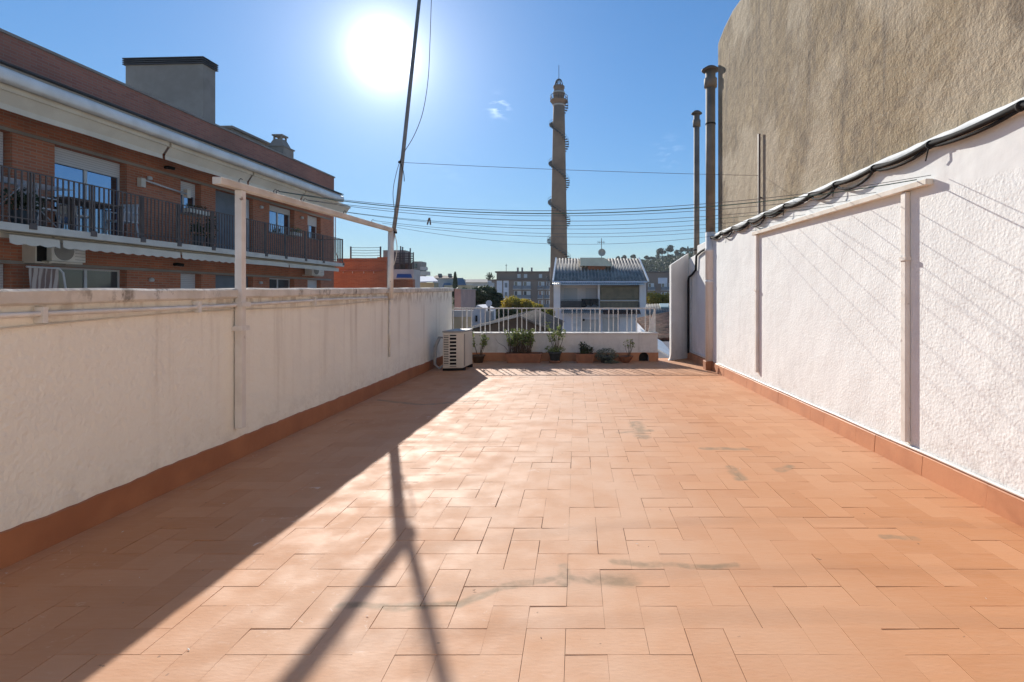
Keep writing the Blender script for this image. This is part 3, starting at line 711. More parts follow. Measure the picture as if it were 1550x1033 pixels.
# ================================================================== PLANTS on the terrace
def pxX(px, Y=10.55): return (px-CX)/F*Y
def planter(x0, x1, h, label, fill):
    y0, y1 = 10.43, 10.70; z = zf(10.5); xc = (x0+x1)/2
    t = thing('potted_plant', label, 'potted plant', (xc, 10.56, z), 'potted plants along the low wall')
    b = MB(); q = .03
    b.hexa([(x0+q,y0+.02,z),(x1-q,y0+.02,z),(x1-q,y1-.02,z),(x0+q,y1-.02,z),(x0,y0,z+h-.03),(x1,y0,z+h-.03),(x1,y1,z+h-.03),(x0,y1,z+h-.03)])
    b.box((x0-.008,y0-.008,z+h-.03),(x1+.008,y0+.016,z+h)); b.box((x0-.008,y1-.016,z+h-.03),(x1+.008,y1+.008,z+h))
    b.box((x0-.008,y0+.016,z+h-.03),(x0+.016,y1-.016,z+h)); b.box((x1-.016,y0+.016,z+h-.03),(x1+.008,y1-.016,z+h))
    b.build('planter_box', M['terracotta'], t)
    b = MB(); b.box((x0+.017,y0+.017,z+h-.028),(x1-.017,y1-.017,z+h-.012)); b.build('soil', M['soil'], t)
    return t, xc, z+h-.012
def roundpot(px, r, h, mat, label, saucer=None, y=10.55, bowl=False):
    x = pxX(px, y); z = zf(y)
    t = thing('potted_plant', label, 'potted plant', (x, y, z), 'potted plants along the low wall')
    s = 0
    if saucer: b = MB(); b.lathe((x,y,z), [(r*.75,0),(r*.95,.02),(r*.98,.045),(r*.85,.046)], 18); b.build('saucer', M[saucer], t); s = .046
    b = MB(); pr = [(r*.45,s),(r*.8,s+h*.45),(r,s+h*.9),(r*1.05,s+h*.92),(r*1.05,s+h),(r*.93,s+h),(r*.9,s+h-.02)] if bowl else [(r*.7,s+.001),(r*.92,s+h*.82),(r*1.04,s+h*.83),(r*1.04,s+h),(r*.93,s+h),(r*.9,s+h-.02)]
    b.lathe((x,y,z), pr, 20); b.build('pot', M[mat], t)
    b = MB(); b.lathe((x,y,z), [(r*.88,s+h-.019),(r*.88,s+h-.012)], 16); b.build('soil', M['soil'], t)
    return t, x, y, z+s+h-.012
def stems(t, x, y, z, n, spread, hmin, hmax, rs, leafn, leafs, lm, rndm, sx=1., up=.6, sr=.005, bare=.55):
    sb = MB(); lb = MB()
    for _ in range(n):
        a = rndm.uniform(0,6.28); q = rndm.random()
        p0 = Vector((x+math.cos(a)*rs*q*sx, y+math.sin(a)*rs*q*.5, z-.01)); H = rndm.uniform(hmin,hmax)
        top = p0+Vector((math.cos(a)*spread*rndm.uniform(.3,1)*sx, math.sin(a)*spread*.4*rndm.random(), H))
        mid = p0.lerp(top,.5)+Vector((rndm.uniform(-.015,.015)*2,rndm.uniform(-.01,.01),0))
        sb.tube([p0, p0.lerp(mid,.5)+Vector((0,0,.01)), mid, mid.lerp(top,.5), top], [sr,sr*.9,sr*.8,sr*.65,sr*.4], 5)
        for k in range(leafn):
            tt = bare+(1-bare)*rndm.random(); q_ = (mid.lerp(top,(tt-.5)*2) if tt > .5 else p0.lerp(mid,tt*2))+Vector((rndm.gauss(0,.02),rndm.gauss(0,.02),rndm.gauss(0,.015)))
            lb.leaf(q_, leafs*rndm.uniform(.6,1.3), rndm, up, .55)
    sb.build('stems', M['stem'], t); lb.build('foliage', M[lm], t)
r2 = random.Random(21)
t, x, y, z = roundpot(724, .13, .15, 'brownpot', 'round dark brown pot with tall sparse shoots beside the air conditioner')
stems(t, x+.02, y, z, 9, .14, .3, .6, .05, 18, .055, 'leaf_pot', r2, bare=.6)
t, x, z = planter(pxX(766), pxX(820), .19, 'long terracotta planter box with a wide bushy jade plant', None)
stems(t, x-.08, 10.56, z, 85, .10, .25, .50, .25, 15, .05, 'leaf_pot', r2, 1.0, sr=.006, bare=.62)
b_ = MB(); b_.tube([(x-.3,10.5,z+.05),(x-.38,10.48,z+.15),(x-.5,10.47,z+.22),(x-.55,10.47,z+.3)], [.004,.004,.003,.002], 5); b_.build('stray_twig', M['stem'], t)
t, x, y, z = roundpot(840, .13, .17, 'darkpot', 'dark green round pot on a terracotta saucer with a leafy double-tiered plant', 'terracotta')
stems(t, x+.02, y, z, 11, .16, .35, .62, .06, 22, .055, 'leaf_pot', r2, bare=.62)
lb = MB(); lb.leaves((x,y-.02,z+.06),(.22,.14,.09), 240, .045, r2, .3); lb.build('low_foliage', M['leaf_pot'], t)
t, x, z = planter(pxX(871), pxX(899), .18, 'small terracotta planter box with short dark shoots', None)
stems(t, x-.02, 10.56, z, 30, .06, .1, .26, .13, 14, .045, 'leaf_shoot', r2, bare=.1, up=1.5)
stems(t, x+.13, 10.56, z, 4, .03, .1, .17, .02, 9, .04, 'leaf_shoot', r2, bare=.5)
t, x, y, z = roundpot(918, .15, .14, 'darkpot', 'grey-green trailing succulent overflowing its hidden pot')
lb = MB(); lb.leaves((x,y-.02,z+.02),(.24,.17,.15), 900, .032, r2, .55); lb.leaves((x+.06,y-.17,z-.1),(.12,.05,.05), 240, .03, r2, .2); lb.leaves((x+.17,y-.1,z-.11),(.1,.07,.03), 90, .03, r2, .2); lb.build('foliage', M['leaf_grey'], t)
t, x, y, z = roundpot(947, .145, .13, 'terracotta', 'shallow terracotta bowl with thin bare upright twigs', bowl=True)
stems(t, x+.05, y, z, 8, .10, .25, .44, .03, 8, .045, 'leaf_pot', r2, bare=.7, sr=.004)

# litter in the shade
lt = MB(); r3 = random.Random(4)
for _ in range(70):
    x = r3.uniform(XL+.05, -.6) if r3.random() < .75 else r3.uniform(-.6, 2.3); y = r3.uniform(1.3, 7.)
    a = r3.uniform(0,6.28); L = r3.uniform(.003,.009); p = Vector((x,y,zf(y)+.003)); u = Vector((math.cos(a),math.sin(a),0))*L; v = Vector((-math.sin(a),math.cos(a),0))*L*.4
    lt.add([p-u,p-v,p+u+Vector((0,0,.002)),p+v],[(0,1,2,3)])
o = lt.build('litter', M['cream']); o['kind'] = 'stuff'; tag(o, 'tiny pale flakes and crumbs scattered on the floor tiles', 'litter')
lt = MB()
for _ in range(45):
    x = r3.uniform(XL+.05, 2.3); y = r3.uniform(1.3, 6.5)
    a = r3.uniform(0,6.28); L = r3.uniform(.003,.008); p = Vector((x,y,zf(y)+.003)); u = Vector((math.cos(a),math.sin(a),0))*L; v = Vector((-math.sin(a),math.cos(a),0))*L*.4
    lt.add([p-u,p-v,p+u+Vector((0,0,.003)),p+v],[(0,1,2,3)])
o = lt.build('dry_crumbs', M['darkbrown']); o['kind'] = 'stuff'; tag(o, 'small dark crumbs of dry leaf scattered on the floor tiles', 'litter')

# ================================================================== LEFT APARTMENT BUILDING (local frame)
BX, BS = -11.3, .0472
def fy(px, off=0.): return (BX+off)/((px-CX)/F-BS)
ap = thing('apartment_building', 'long red brick apartment building across the street with a continuous railed balcony', 'building', (BX,0,0), rz=-math.atan(BS))
FA = -1.2; Y0_, Y1_ = 3.0, fy(505, FA); BZ = 2.6; HD = 4.65; LH = 1.86
openings = []  # px0, px1, kind
ups = [(-90,15,'win'),(80,190,'slide'),(272,303,'small'),(325,382,'door'),(407,445,'slide2'),(465,485,'small')]
for (a,b,k) in ups:
    y0 = fy(a,FA); y1 = fy(b,FA)
    sill = {'win':3.55,'slide':2.62,'small':3.62,'door':2.62,'slide2':3.55}[k]
    openings.append((y0,y1,sill,HD,k,'up'))
    openings.append((y0,y1,sill-2.79,LH,k,'low'))
def facade(mb, xf, y0, y1, z0, z1, holes, d):
    ys = sorted({y0,y1}|{h[0] for h in holes}|{h[1] for h in holes}); zs = sorted({z0,z1}|{h[2] for h in holes}|{h[3] for h in holes})
    for a,b in zip(ys[:-1],ys[1:]):
        for c,e in zip(zs[:-1],zs[1:]):
            my,mz = (a+b)/2,(c+e)/2
            if any(h[0]<my<h[1] and h[2]<mz<h[3] for h in holes): continue
            mb.quad((xf,a,c),(xf,b,c),(xf,b,e),(xf,a,e))
    for h in holes:
        a,b,c,e = h[:4]
        mb.quad((xf,a,c),(xf,a,e),(xf-d,a,e),(xf-d,a,c)); mb.quad((xf,b,e),(xf,b,c),(xf-d,b,c),(xf-d,b,e))
        mb.quad((xf,a,e),(xf,b,e),(xf-d,b,e),(xf-d,a,e)); mb.quad((xf,b,c),(xf,a,c),(xf-d,a,c),(xf-d,b,c))
b_ = MB(); facade(b_, FA, Y0_, Y1_, -7, 5.45, openings, .3)
b_.box((-11,Y0_,-7),(FA-.35,Y1_,5.45)); b_.quad((FA,Y1_,-7),(FA-.35,Y1_,-7),(FA-.35,Y1_,5.45),(FA,Y1_,5.45)); b_.quad((FA,Y0_,-7),(FA,Y0_,5.45),(FA-.35,Y0_,5.45),(FA-.35,Y0_,-7))
b_.build('wall', M['brick'], ap, local=True)
b_ = MB(); b_.box((FA-.25,Y0_,5.56),(FA+.003,Y1_+.01,6.68)); b_.box((-11,Y1_-.25,5.56),(FA-.25,Y1_+.01,6.68)); b_.build('roof_parapet', M['brick_roof'], ap, local=True)
b_ = MB(); b_.box((FA-.3,Y0_,6.682),(FA+.04,Y1_+.05,6.74)); b_.build('parapet_cap', M['grey'], ap, local=True)
b_ = MB(); b_.box((-11,Y0_,5.452),(.0,Y1_-1.5,5.555)); b_.build('roof', M['greylight'], ap, local=True)
# eave gutter
b_ = MB(); ge = fy(515)+.1
n_ = 60; rows=[]
for i in range(n_+1):
    y = Y0_+(ge-Y0_)*i/n_; j = .006*math.sin(i*1.3)
    rows.append([(-.02,y,5.47+j),(.09,y,5.475+j),(.13,y,5.44),(.135,y,5.27+j),(.10,y,5.235),(-.04,y,5.23),(-.06,y,5.24)])
b_.sheet(rows, True); b_.add(rows[-1],[tuple(range(7))]); b_.build('gutter', M['gutter'], ap, local=True)
b_ = MB(); b_.box((FA+.002,Y0_,5.25),(-.06,ge-.02,5.30)); b_.build('eave_soffit', M['cream'], ap, local=True)
b_ = MB(); b_.box((-.05,Y0_,5.557),(.12,ge,5.585)); b_.build('eave_tiles', M['greydark'], ap, local=True)
# string courses / lintels
for z in (HD, LH):
    b_ = MB(); b_.box((FA+.001,Y0_,z+.002),(FA+.035,Y1_-.3,z+.075)); b_.build('lintel_band', M['grey'], ap, local=True)
# balcony slab
by1 = fy(520)
b_ = MB(); b_.box((FA+.001,Y0_,2.44),(.04,by1,2.585)); b_.build('balcony_slab', M['cream'], ap, local=True)
b_ = MB(); b_.box((FA+.04,Y0_,-.35),(.04,by1,-.2)); b_.build('balcony_slab', M['cream'], ap, local=True)
# windows
def window(y0,y1,z0,z1,kind,lev):
    xi = FA-.2; f = MB(); s = .05
    sash = {'win':2,'slide':2,'small':2,'door':1,'slide2':2}[kind]
    f.box((xi-.04,y0,z0),(xi,y0+s,z1)); f.box((xi-.04,y1-s,z0),(xi,y1,z1)); f.box((xi-.04,y0+s,z1-s),(xi,y1-s,z1)); f.box((xi-.04,y0+s,z0),(xi,y1-s,z0+s))
    for k in range(1,sash): ym = y0+(y1-y0)*(k/sash if kind != 'small' else .42); f.box((xi-.045,ym-.035,z0+s),(xi+.005,ym+.035,z1-s))
    fo = f.build('window', M['alu'], ap, local=True)
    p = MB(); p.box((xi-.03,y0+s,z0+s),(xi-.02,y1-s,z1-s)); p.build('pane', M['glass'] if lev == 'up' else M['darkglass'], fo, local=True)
    drop = {'win':.75,'slide':.38,'small':.42,'door':2.0,'slide2':.22}[kind]
    if lev == 'low': drop = {'win':.7,'slide':.04,'small':.9,'door':2.0,'slide2':.05}[kind]
    q = MB(); q.box((xi+.01,y0+.03,z1-drop),(xi+.03,y1-.03,z1-.005)); q.build('shutter', M['greyshut'] if kind == 'door' else M['shutter'], fo, local=True)
    if sill_needed(kind):
        q = MB(); q.box((FA-.18,y0-.03,z0+.001),(FA+.04,y1+.03,z0+.045)); q.build('sill', M['grey'], fo, local=True)
def sill_needed(k): return k in ('win','small','slide2')
for h in openings: window(*h)
b_ = MB(); yq = fy(367,FA); b_.box((FA-.13,yq,2.63),(FA-.12,fy(381,FA),4.6)); b_.build('roller_blind', M['alu'], ap, local=True)
# balcony railing in panels
def rail_panel(y0, y1, zb, name='balcony_railing'):
    b = MB(); n = max(2, round((y1-y0)/.112))
    b.box((-.012,y0,zb+1.02),(.012,y1,zb+1.045)); b.box((-.01,y0,zb+.09),(.01,y1,zb+.11))
    for i in range(n): y = y0+(y1-y0)*(i+.5)/n; b.box((-.009,y-.014,zb+.0),(.009,y+.014,zb+1.02))
    o = b.build(name, M['darkbrown'], ap, local=True)
    q = MB(); q.box((-.014,y1-.016,zb+.0),(.014,y1+.016,zb+1.05)); q.box((.041,y1-.07,zb-.1),(.055,y1+.07,zb+.02)); q.build('railing_post', M['darkbrown'], o, local=True)
edges = [Y0_]+[fy(p) for p in (48,140,215,270,322,362,402,432,462,489,519)]
ext = []
for a,b in zip(edges[:-1],edges[1:]):
    rail_panel(a, b, BZ)
b_ = MB()
for i in range(10): x = FA+.05+i*.115; b_.box((x-.011,by1-.02,BZ),(x+.011,by1,BZ+1.02))
b_.box((FA,by1-.022,BZ+1.02),(0,by1+.003,BZ+1.045)); b_.build('end_railing', M['darkbrown'], ap, local=True)
# awnings
def awning(y0, y1, ztop, xw, xo, drop, val, scal, name='awning'):
    o = MB(); o.box((xw-.15,y0,ztop-.11),(xw-.01,y1,ztop)); o = o.build(name, M['awning'], ap, local=True)
    c = MB(); n = max(4,int((y1-y0)/.05))
    A=[];B=[];C=[]
    for i in range(n+1):
        y = y0+(y1-y0)*i/n; s = (.035*abs(math.sin(math.pi*(y-y0)/.28)) if scal else .006*math.sin(y*3))
        A.append((xw,y,ztop-.02)); B.append((xo,y,ztop-drop+.008*math.sin(y*2.1))); C.append((xo+.01,y,ztop-drop-val-s))
    c.sheet([A,B,C]); c.build('valance_cloth', M['awning'], o, local=True)
aw = [Y0_, fy(225,-.7), fy(357,-.7), fy(440,-.7), fy(512,-.7)]
for i,(a,b) in enumerate(zip(aw[:-1],aw[1:])): awning(a+.04, b-.04, 5.24, -.10, -.30, .32, .12, i > 1)
lw_ = [fy(8,-.1), fy(90,-.1), fy(272,-.1), fy(362,-.1), fy(436,-.1), fy(512,-.1)]
for i,(a,b) in enumerate(zip(lw_[:-1],lw_[1:])): awning(a+.03, b-.03, 2.43, -.22, -.05, .07, .15, i < 3)
# small wall lamps and brackets
for px, z in ((222,4.42),(393,4.42),(455,4.42),(225,1.62),(392,1.65)):
    y = fy(px,FA); b_ = MB(); b_.lathe((FA+.05,y,z),[(.03,-.05),(.06,-.04),(.07,.0),(.05,.05),(.02,.06)],12); b_.build('wall_lamp', M['alu'], ap, local=True)
for px, z in ((248,4.86),(262,2.1)):
    y = fy(px,FA); b_ = MB(); b_.tube([(FA,y,z),(FA+.1,y,z),(FA+.22,y+.1,z-.02)], .045, 8); b_.build('flood_lamp', M['dark'], ap, local=True)
def loc2w(x, y, z):
    a = -math.atan(BS); return Vector((BX+x*math.cos(a)-y*math.sin(a), x*math.sin(a)+y*math.cos(a), z))
ROT = -math.atan(BS)
def bthing(name, label, cat, x, y, z, group=None): return thing(name, label, cat, loc2w(x,y,z), group, ROT)
# drying rail (retractable line) between two boxes
t = bthing('clothes_dryer', 'white pull-out clothes line between two boxes on the upper brick wall', 'clothes dryer', FA, fy(240,FA), 4.0)
L = fy(278,FA-.0)-fy(208,FA); m0 = -(fy(240,FA)-fy(208,FA))
for y in (m0, m0+L): b_ = MB(); b_.box((.02,y-.07,.12),(.14,y+.07,.36)); b_.build('box', M['cream'], t, local=True)
b_ = MB(); b_.tube([(.12,m0+.07,.32),(.12,m0+L*.5,.26),(.12,m0+L-.07,.22)], .025, 6); b_.build('rail', M['alu'], t, local=True)
# AC units on facade
def facade_ac(px0, px1, z0, h, label):
    y0, y1 = fy(px0,FA), fy(px1,FA); t = bthing('air_conditioner', label, 'air conditioner', FA, (y0+y1)/2, z0, 'air conditioners on the brick building')
    w2 = (y1-y0)/2
    b = MB(); b.box((.05,-w2,.03),(.36,w2,h)); b.build('casing', M['gutter'], t, local=True, bevel=.01)
    b = MB(); b.tube([(.361,-w2*.3,h*.52),(.372,-w2*.3,h*.52)], min(h*.42,w2*.6), 24); b.build('fan_grille', M['acgrey'], t, local=True)
    b = MB()
    for i in range(6): b.box((.361,w2*.35,.08+i*h*.14),(.366,w2*.95,.09+i*h*.14))
    b.build('louvres', M['acgrey'], t, local=True)
    b = MB(); b.box((.0,-w2-.1,-.02),(.4,-w2-.06,.02)); b.box((.0,w2*.6,-.02),(.4,w2*.6+.04,.02)); b.box((.36,-w2-.1,-.02),(.4,w2*.6,.02)); b.build('bracket', M['cream'], t, local=True)
facade_ac(52,105, 1.93, .52, 'larger white air conditioner on the brick wall under the balcony at the far left')
facade_ac(459,478, 2.03, .5, 'small white air conditioner near the far end of the brick building')
# open shutter cabinet by the AC
t = bthing('wall_cabinet', 'open dark niche box beside the white air conditioner on the brick wall', 'cabinet', FA, fy(43,FA), 1.9)
b_ = MB(); b_.box((.0,-.17,0),(.3,.17,.03)); b_.box((.0,-.17,.03),(.3,-.14,.5)); b_.box((0,.14,.03),(.3,.17,.5)); b_.build('frame', M['cream'], t, local=True)
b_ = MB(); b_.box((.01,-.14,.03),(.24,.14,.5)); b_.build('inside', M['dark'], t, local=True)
# striped cloth
t = bthing('striped_cloth', 'pale striped cloth hanging folded below the white air conditioner', 'cloth', FA+.3, fy(60,FA+.3), .9)
def stripes():
    q = NT('striped_cloth_mat'); y = q.sep(q.obj)[1]
    return q.fin(q.mix(q.ramp(q.math('FRACT', q.math('MULTIPLY', y, 9.)), .4, .6), (.55,.48,.44,1), (.25,.18,.16,1)), .9)
b_ = MB(); rows = []
for i in range(9):
    v = i/8; rows.append([(.03*math.sin(k*1.9+i*.3)+.1*(1-v), -.35+.6*k/14+.12*v, .88-.9*v) for k in range(15)])
b_.sheet(rows, True); b_.build('cloth', stripes(), t, local=True)
b_ = MB(); b_.tube([(.1,-.38,.9),(.1,.28,.9),(.12,.36,.8),(.14,.45,.1)], .022, 8); b_.build('arm', M['alu'], t, local=True)
# balcony furniture
def chair(t_name, label, x, y, rz, mat):
    t = thing(t_name, label, 'chair', loc2w(x,y,BZ-.013), 'balcony chairs', ROT+rz)
    b = MB(); b.box((-.22,-.22,.42),(.22,.22,.45)); b.build('seat', mat, t, local=True)
    b = MB()
    for k in range(5): b.box((-.2+k*.085,.2,.46),(-.14+k*.085,.23,.86))
    b.box((-.22,.2,.84),(.22,.235,.9)); b.build('backrest', mat, t, local=True)
    for sx in (-1,1):
        for sy in (-1,1): b = MB(); b.tube([(sx*.19,sy*.19,.42),(sx*.22,sy*.23,0)], .02, 6); b.build('leg', mat, t, local=True)
    for sx in (-1,1): b = MB(); b.tube([(sx*.22,.2,.66),(sx*.23,-.18,.66),(sx*.21,-.2,.44)], .018, 6); b.build('armrest', mat, t, local=True)
    return t
M['plastic'] = simple('white_plastic', (.75,.76,.78), (.65,.66,.68), 3, .5)
yT = fy(125,-.6)
t = thing('table', 'dark balcony table in front of the large sliding window', 'table', loc2w(-.6,yT,BZ-.013), rz=ROT)
b_ = MB(); b_.box((-.38,-.65,.70),(.38,.65,.75)); b_.build('tabletop', M['darkbrown'], t, local=True)
for sx in (-1,1):
    for sy in (-1,1): b_ = MB(); b_.box((sx*.33-.025,sy*.58-.025,0),(sx*.33+.025,sy*.58+.025,.7)); b_.build('leg', M['darkbrown'], t, local=True)
chair('chair', 'white plastic chair left of the dark balcony table', -.62, yT-.95, R(90)*0+R(180), M['plastic'])
chair('chair', 'white plastic chair right of the dark balcony table', -.6, yT+1.0, 0, M['plastic'])
chair('chair', 'white plastic chair on the wall side of the balcony table', -.85, yT+.1, R(90), M['plastic'])
t = thing('drying_rack', 'folding metal laundry rack on the balcony at the far left', 'drying rack', loc2w(-.5,fy(30,-.5),BZ-.013), rz=ROT)
b_ = MB()
for s in (-1,1):
    b_.tube([(-.25,s*.55,0),(.25,s*.1,.9)], .012, 6); b_.tube([(.25,s*.55,0),(-.25,s*.1,.9)], .012, 6)
b_.build('legs', M['alu'], t, local=True); b_ = MB()
for k in range(7): b_.tube([(-.28+k*.09,-.8,.9),(-.28+k*.09,.8,.9)], .007, 5)
b_.tube([(-.28,-.8,.9),(.28,-.8,.9)],.01,5); b_.tube([(-.28,.8,.9),(.28,.8,.9)],.01,5); b_.build('rack', M['alu'], t, local=True)
def bplant(px, off, r, h, ph, label, mat='leaf_shoot', potm='darkpot', n=260):
    y = fy(px,off); t = thing('potted_plant', label, 'potted plant', loc2w(off,y,BZ-.013), 'balcony plants', ROT)
    b = MB(); b.lathe((0,0,0),[(r*.7,0),(r,ph)],14); b.build('pot', M[potm], t, local=True)
    b = MB(); b.leaves((0,0,ph+h*.45),(r*1.5,r*1.7,h*.55), n, .09, r2, .1); b.build('foliage', M[mat], t, local=True)
bplant(35,-.35,.22,.5,.3,'bushy dark plant in a greenish planter on the balcony at the far left','leaf_shoot','greyshut' if False else 'darkpot',420)
bplant(318,-.4,.13,.75,.3,'tall thin dark plant on the balcony beside the grey closed shutter')
bplant(300,-.3,.16,.5,.3,'low bushy plant on the balcony beneath the small window')
t = thing('flower_box', 'narrow box of small plants on the sill of the small brick-framed window', 'flower box', loc2w(FA+.1,fy(288,FA),3.67), rz=ROT)
b_ = MB(); b_.box((-.02,-.42,0),(.16,.42,.12)); b_.build('box', M['cream'], t, local=True)
b_ = MB()
for k in range(7): b_.leaves((.07,-.36+k*.12,.2),(.06,.05,.1), 22, .05, r2, .1)
b_.build('foliage', M['leaf_shoot'], t, local=True)
t = thing('flower_box', 'yellow-green plant trailing on the sill of the two-pane far window', 'flower box', loc2w(FA+.1,fy(441,FA),3.6), rz=ROT)
b_ = MB(); b_.box((-.02,-.3,0),(.16,.3,.12)); b_.build('box', M['cream'], t, local=True)
b_ = MB(); b_.leaves((.1,0,.2),(.12,.4,.16), 160, .07, r2, .1); b_.build('foliage', M['leaf_pot'], t, local=True)
# downpipe at the far end
b_ = MB(); b_.tube([(FA+.05,Y1_+.03,5.2),(FA+.05,Y1_+.05,3.2),(FA+.1,Y1_+.25,2.9)], .025, 6); b_.build('downpipe', M['gutter'], ap, local=True)

# roof structures (top-level? they are parts of the building)
def roofpt(px, py, Y): return at(px, py, Y)
def w2l(v):
    a = math.atan(BS); x = v.x-BX; y = v.y; return Vector((x*math.cos(a)-y*math.sin(a), x*math.sin(a)+y*math.cos(a), v.z))
YS = 19.08
pl = w2l(at(185,85,YS)); pr_ = w2l(at(307,85,YS)); zt_ = at(0,85,YS).z
b_ = MB(); b_.box((pl.x,pr_.y,5.5),(pr_.x,pr_.y+.62,zt_-.28)); st = b_.build('roof_tower', M['grey'], ap, local=True)
b_ = MB()
for i in range(4): z = zt_-.28+.07*i; b_.box((pl.x-.07,pr_.y-.07,z+.002),(pr_.x+.07,pr_.y+.69,z+.035)); b_.box((pl.x+.03,pr_.y+.03,z+.035),(pr_.x-.03,pr_.y+.59,z+.07))
b_.build('louvred_top', M['greydark'], st, local=True)
# chimney with tapered hat
c0 = w2l(at(424,226,22)); q = c0
b_ = MB(); zq = q.z
b_.hexa([(q.x-.36,q.y-.36,5.5),(q.x+.36,q.y-.36,5.5),(q.x+.36,q.y+.36,5.5),(q.x-.36,q.y+.36,5.5),(q.x-.36,q.y-.36,zq+.0),(q.x+.36,q.y-.36,zq),(q.x+.36,q.y+.36,zq),(q.x-.36,q.y+.36,zq)])
b_.hexa([(q.x-.32,q.y-.32,zq+.02),(q.x+.32,q.y-.32,zq+.02),(q.x+.32,q.y+.32,zq+.02),(q.x-.32,q.y+.32,zq+.02),(q.x-.17,q.y-.17,zq+.38),(q.x+.17,q.y-.17,zq+.38),(q.x+.17,q.y+.17,zq+.38),(q.x-.17,q.y+.17,zq+.38)])
ch = b_.build('chimney', M['grey'], ap, local=True)
b_ = MB(); b_.box((q.x-.4,q.y-.4,zq),(q.x+.4,q.y+.4,zq+.05)); b_.build('ledge', M['grey'], ch, local=True)
b_ = MB()
for sx in (-1,1):
    for sy in (-1,1): b_.box((q.x+sx*.15-.03,q.y+sy*.15-.03,zq+.38),(q.x+sx*.15+.03,q.y+sy*.15+.03,zq+.5))
b_.box((q.x-.22,q.y-.22,zq+.5),(q.x+.22,q.y+.22,zq+.56)); b_.build('chimney_cap', M['grey'], ch, local=True)
q0 = w2l(at(335,193,20)); b_ = MB(); b_.box((q0.x-.3,q0.y,5.5),(q0.x+.4,q0.y+2.2,q0.z-.05)); b_.box((q0.x-.4,q0.y-.1,q0.z-.05),(q0.x+.5,q0.y+2.4,q0.z+.03)); b_.build('roof_hatch', M['grey'], ap, local=True)

# ================================================================== CHIMNEY TOWER
YT = 110.; s_ = YT/F
tx = (846-CX)*s_
def tz(py): return EYE+(HY-py)*s_
tw = thing('brick_chimney', 'very tall round brick factory chimney with a spiral stair and a crown platform', 'chimney', (tx,YT,-7))
zp = tz(155)
r_b, r_t = 12.6*s_*1.04, 8.6*s_
def rad(z): return r_t+(r_b-r_t)*(zp-z)/(zp-tz(400))
b_ = MB(); b_.lathe((tx,YT,0), [(rad(-7),-7)]+[(rad(z),z) for z in [zp*i/8 for i in range(9)]], 40); b_.build('shaft', M['tower'], tw)
b_ = MB(); b_.lathe((tx,YT,0), [(r_t*1.02,zp-.9),(r_t*1.15,zp-.7),(r_t*1.1,zp-.6)], 40); b_.build('pale_band', M['greylight'], tw)
b_ = MB(); b_.lathe((tx,YT,0), [(r_t*1.05,zp-.58),(r_t*1.5,zp+.1),(r_t*1.55,zp+.12),(r_t*1.55,zp+.3),(r_t*1.2,zp+.31)], 40); b_.build('platform', M['tower'], tw)
b_ = MB(); R_ = r_t*1.5
for z in (zp+1.3, zp+.8): b_.tube([(tx+R_*math.cos(a),YT+R_*math.sin(a),z) for a in [2*math.pi*i/40 for i in range(41)]], .05, 5)
for i in range(20): a = 2*math.pi*i/20; b_.tube([(tx+R_*math.cos(a),YT+R_*math.sin(a),zp+.3),(tx+R_*math.cos(a),YT+R_*math.sin(a),zp+1.3)], .045, 5)
b_.build('platform_railing', M['stairmetal'], tw)
zc = tz(131)
b_ = MB(); b_.lathe((tx,YT,0), [(r_t*.95,zp+.31),(r_t*.92,zp+1.4),(r_t*1.05,zp+1.5),(r_t*1.05,zp+1.75),(r_t*.9,zp+1.8),(r_t*.88,zc-.5),(r_t*1.0,zc-.4),(r_t*1.0,zc),(r_t*.7,zc+.01)], 40); b_.build('crown', M['tower'], tw)
b_ = MB(); b_.lathe((tx,YT,0), [(r_t*1.06,zp+1.76),(r_t*1.08,zp+1.77),(r_t*1.08,zp+2.0),(r_t*.91,zp+2.01)], 40); b_.build('pale_band', M['greylight'], tw)
b_ = MB(); zd = tz(120)
for k in range(4):
    a = math.pi*k/4+.3; b_.tube([(tx+math.cos(a)*r_t*.7*math.cos(u),YT+math.sin(a)*r_t*.7*math.cos(u),zc+(zd-zc)*math.sin(u)) for u in [math.pi*i/14 for i in range(15)]], .1, 6)
b_.build('dome_ribs', M['stairmetal'], tw)
b_ = MB(); b_.tube([(tx,YT,zd-.1),(tx,YT,tz(99))], .06, 6); b_.build('lightning_rod', M['stairmetal'], tw)
b_ = MB(); step = 2*math.pi/22; t0, t1 = -1.12*math.pi, 2*math.pi*5
n_ = int((t1-t0)/step); zS = lambda t: 36.2-8.0*t/(2*math.pi)
for i in range(n_):
    t = t0+i*step; z = zS(t); r0 = rad(z)-.1; r1 = r0+.85; a0, a1 = t, t+step*.62
    P = lambda r,a,zz: (tx-math.cos(a)*r, YT-math.sin(a)*r, zz)
    b_.hexa([P(r0,a0,z),P(r1,a0,z),P(r1,a1,z),P(r0,a1,z),P(r0,a0,z+.2),P(r1,a0,z+.2),P(r1,a1,z+.2),P(r0,a1,z+.2)])
b_.build('spiral_stair', M['stairmetal'], tw)
b_ = MB(); T = [t0+i*step/1.0 for i in range(n_+1)]
for hh in (.8,): b_.tube([(tx-math.cos(t)*(rad(zS(t))+.72), YT-math.sin(t)*(rad(zS(t))+.72), zS(t)+hh) for t in T], .03, 4, smooth=False)
for t in T: b_.tube([(tx-math.cos(t)*(rad(zS(t))+.72), YT-math.sin(t)*(rad(zS(t))+.72), zS(t)), (tx-math.cos(t)*(rad(zS(t))+.72), YT-math.sin(t)*(rad(zS(t))+.72), zS(t)+.8)], .015, 4)
b_.build('stair_railing', M['stairmetal'], tw)

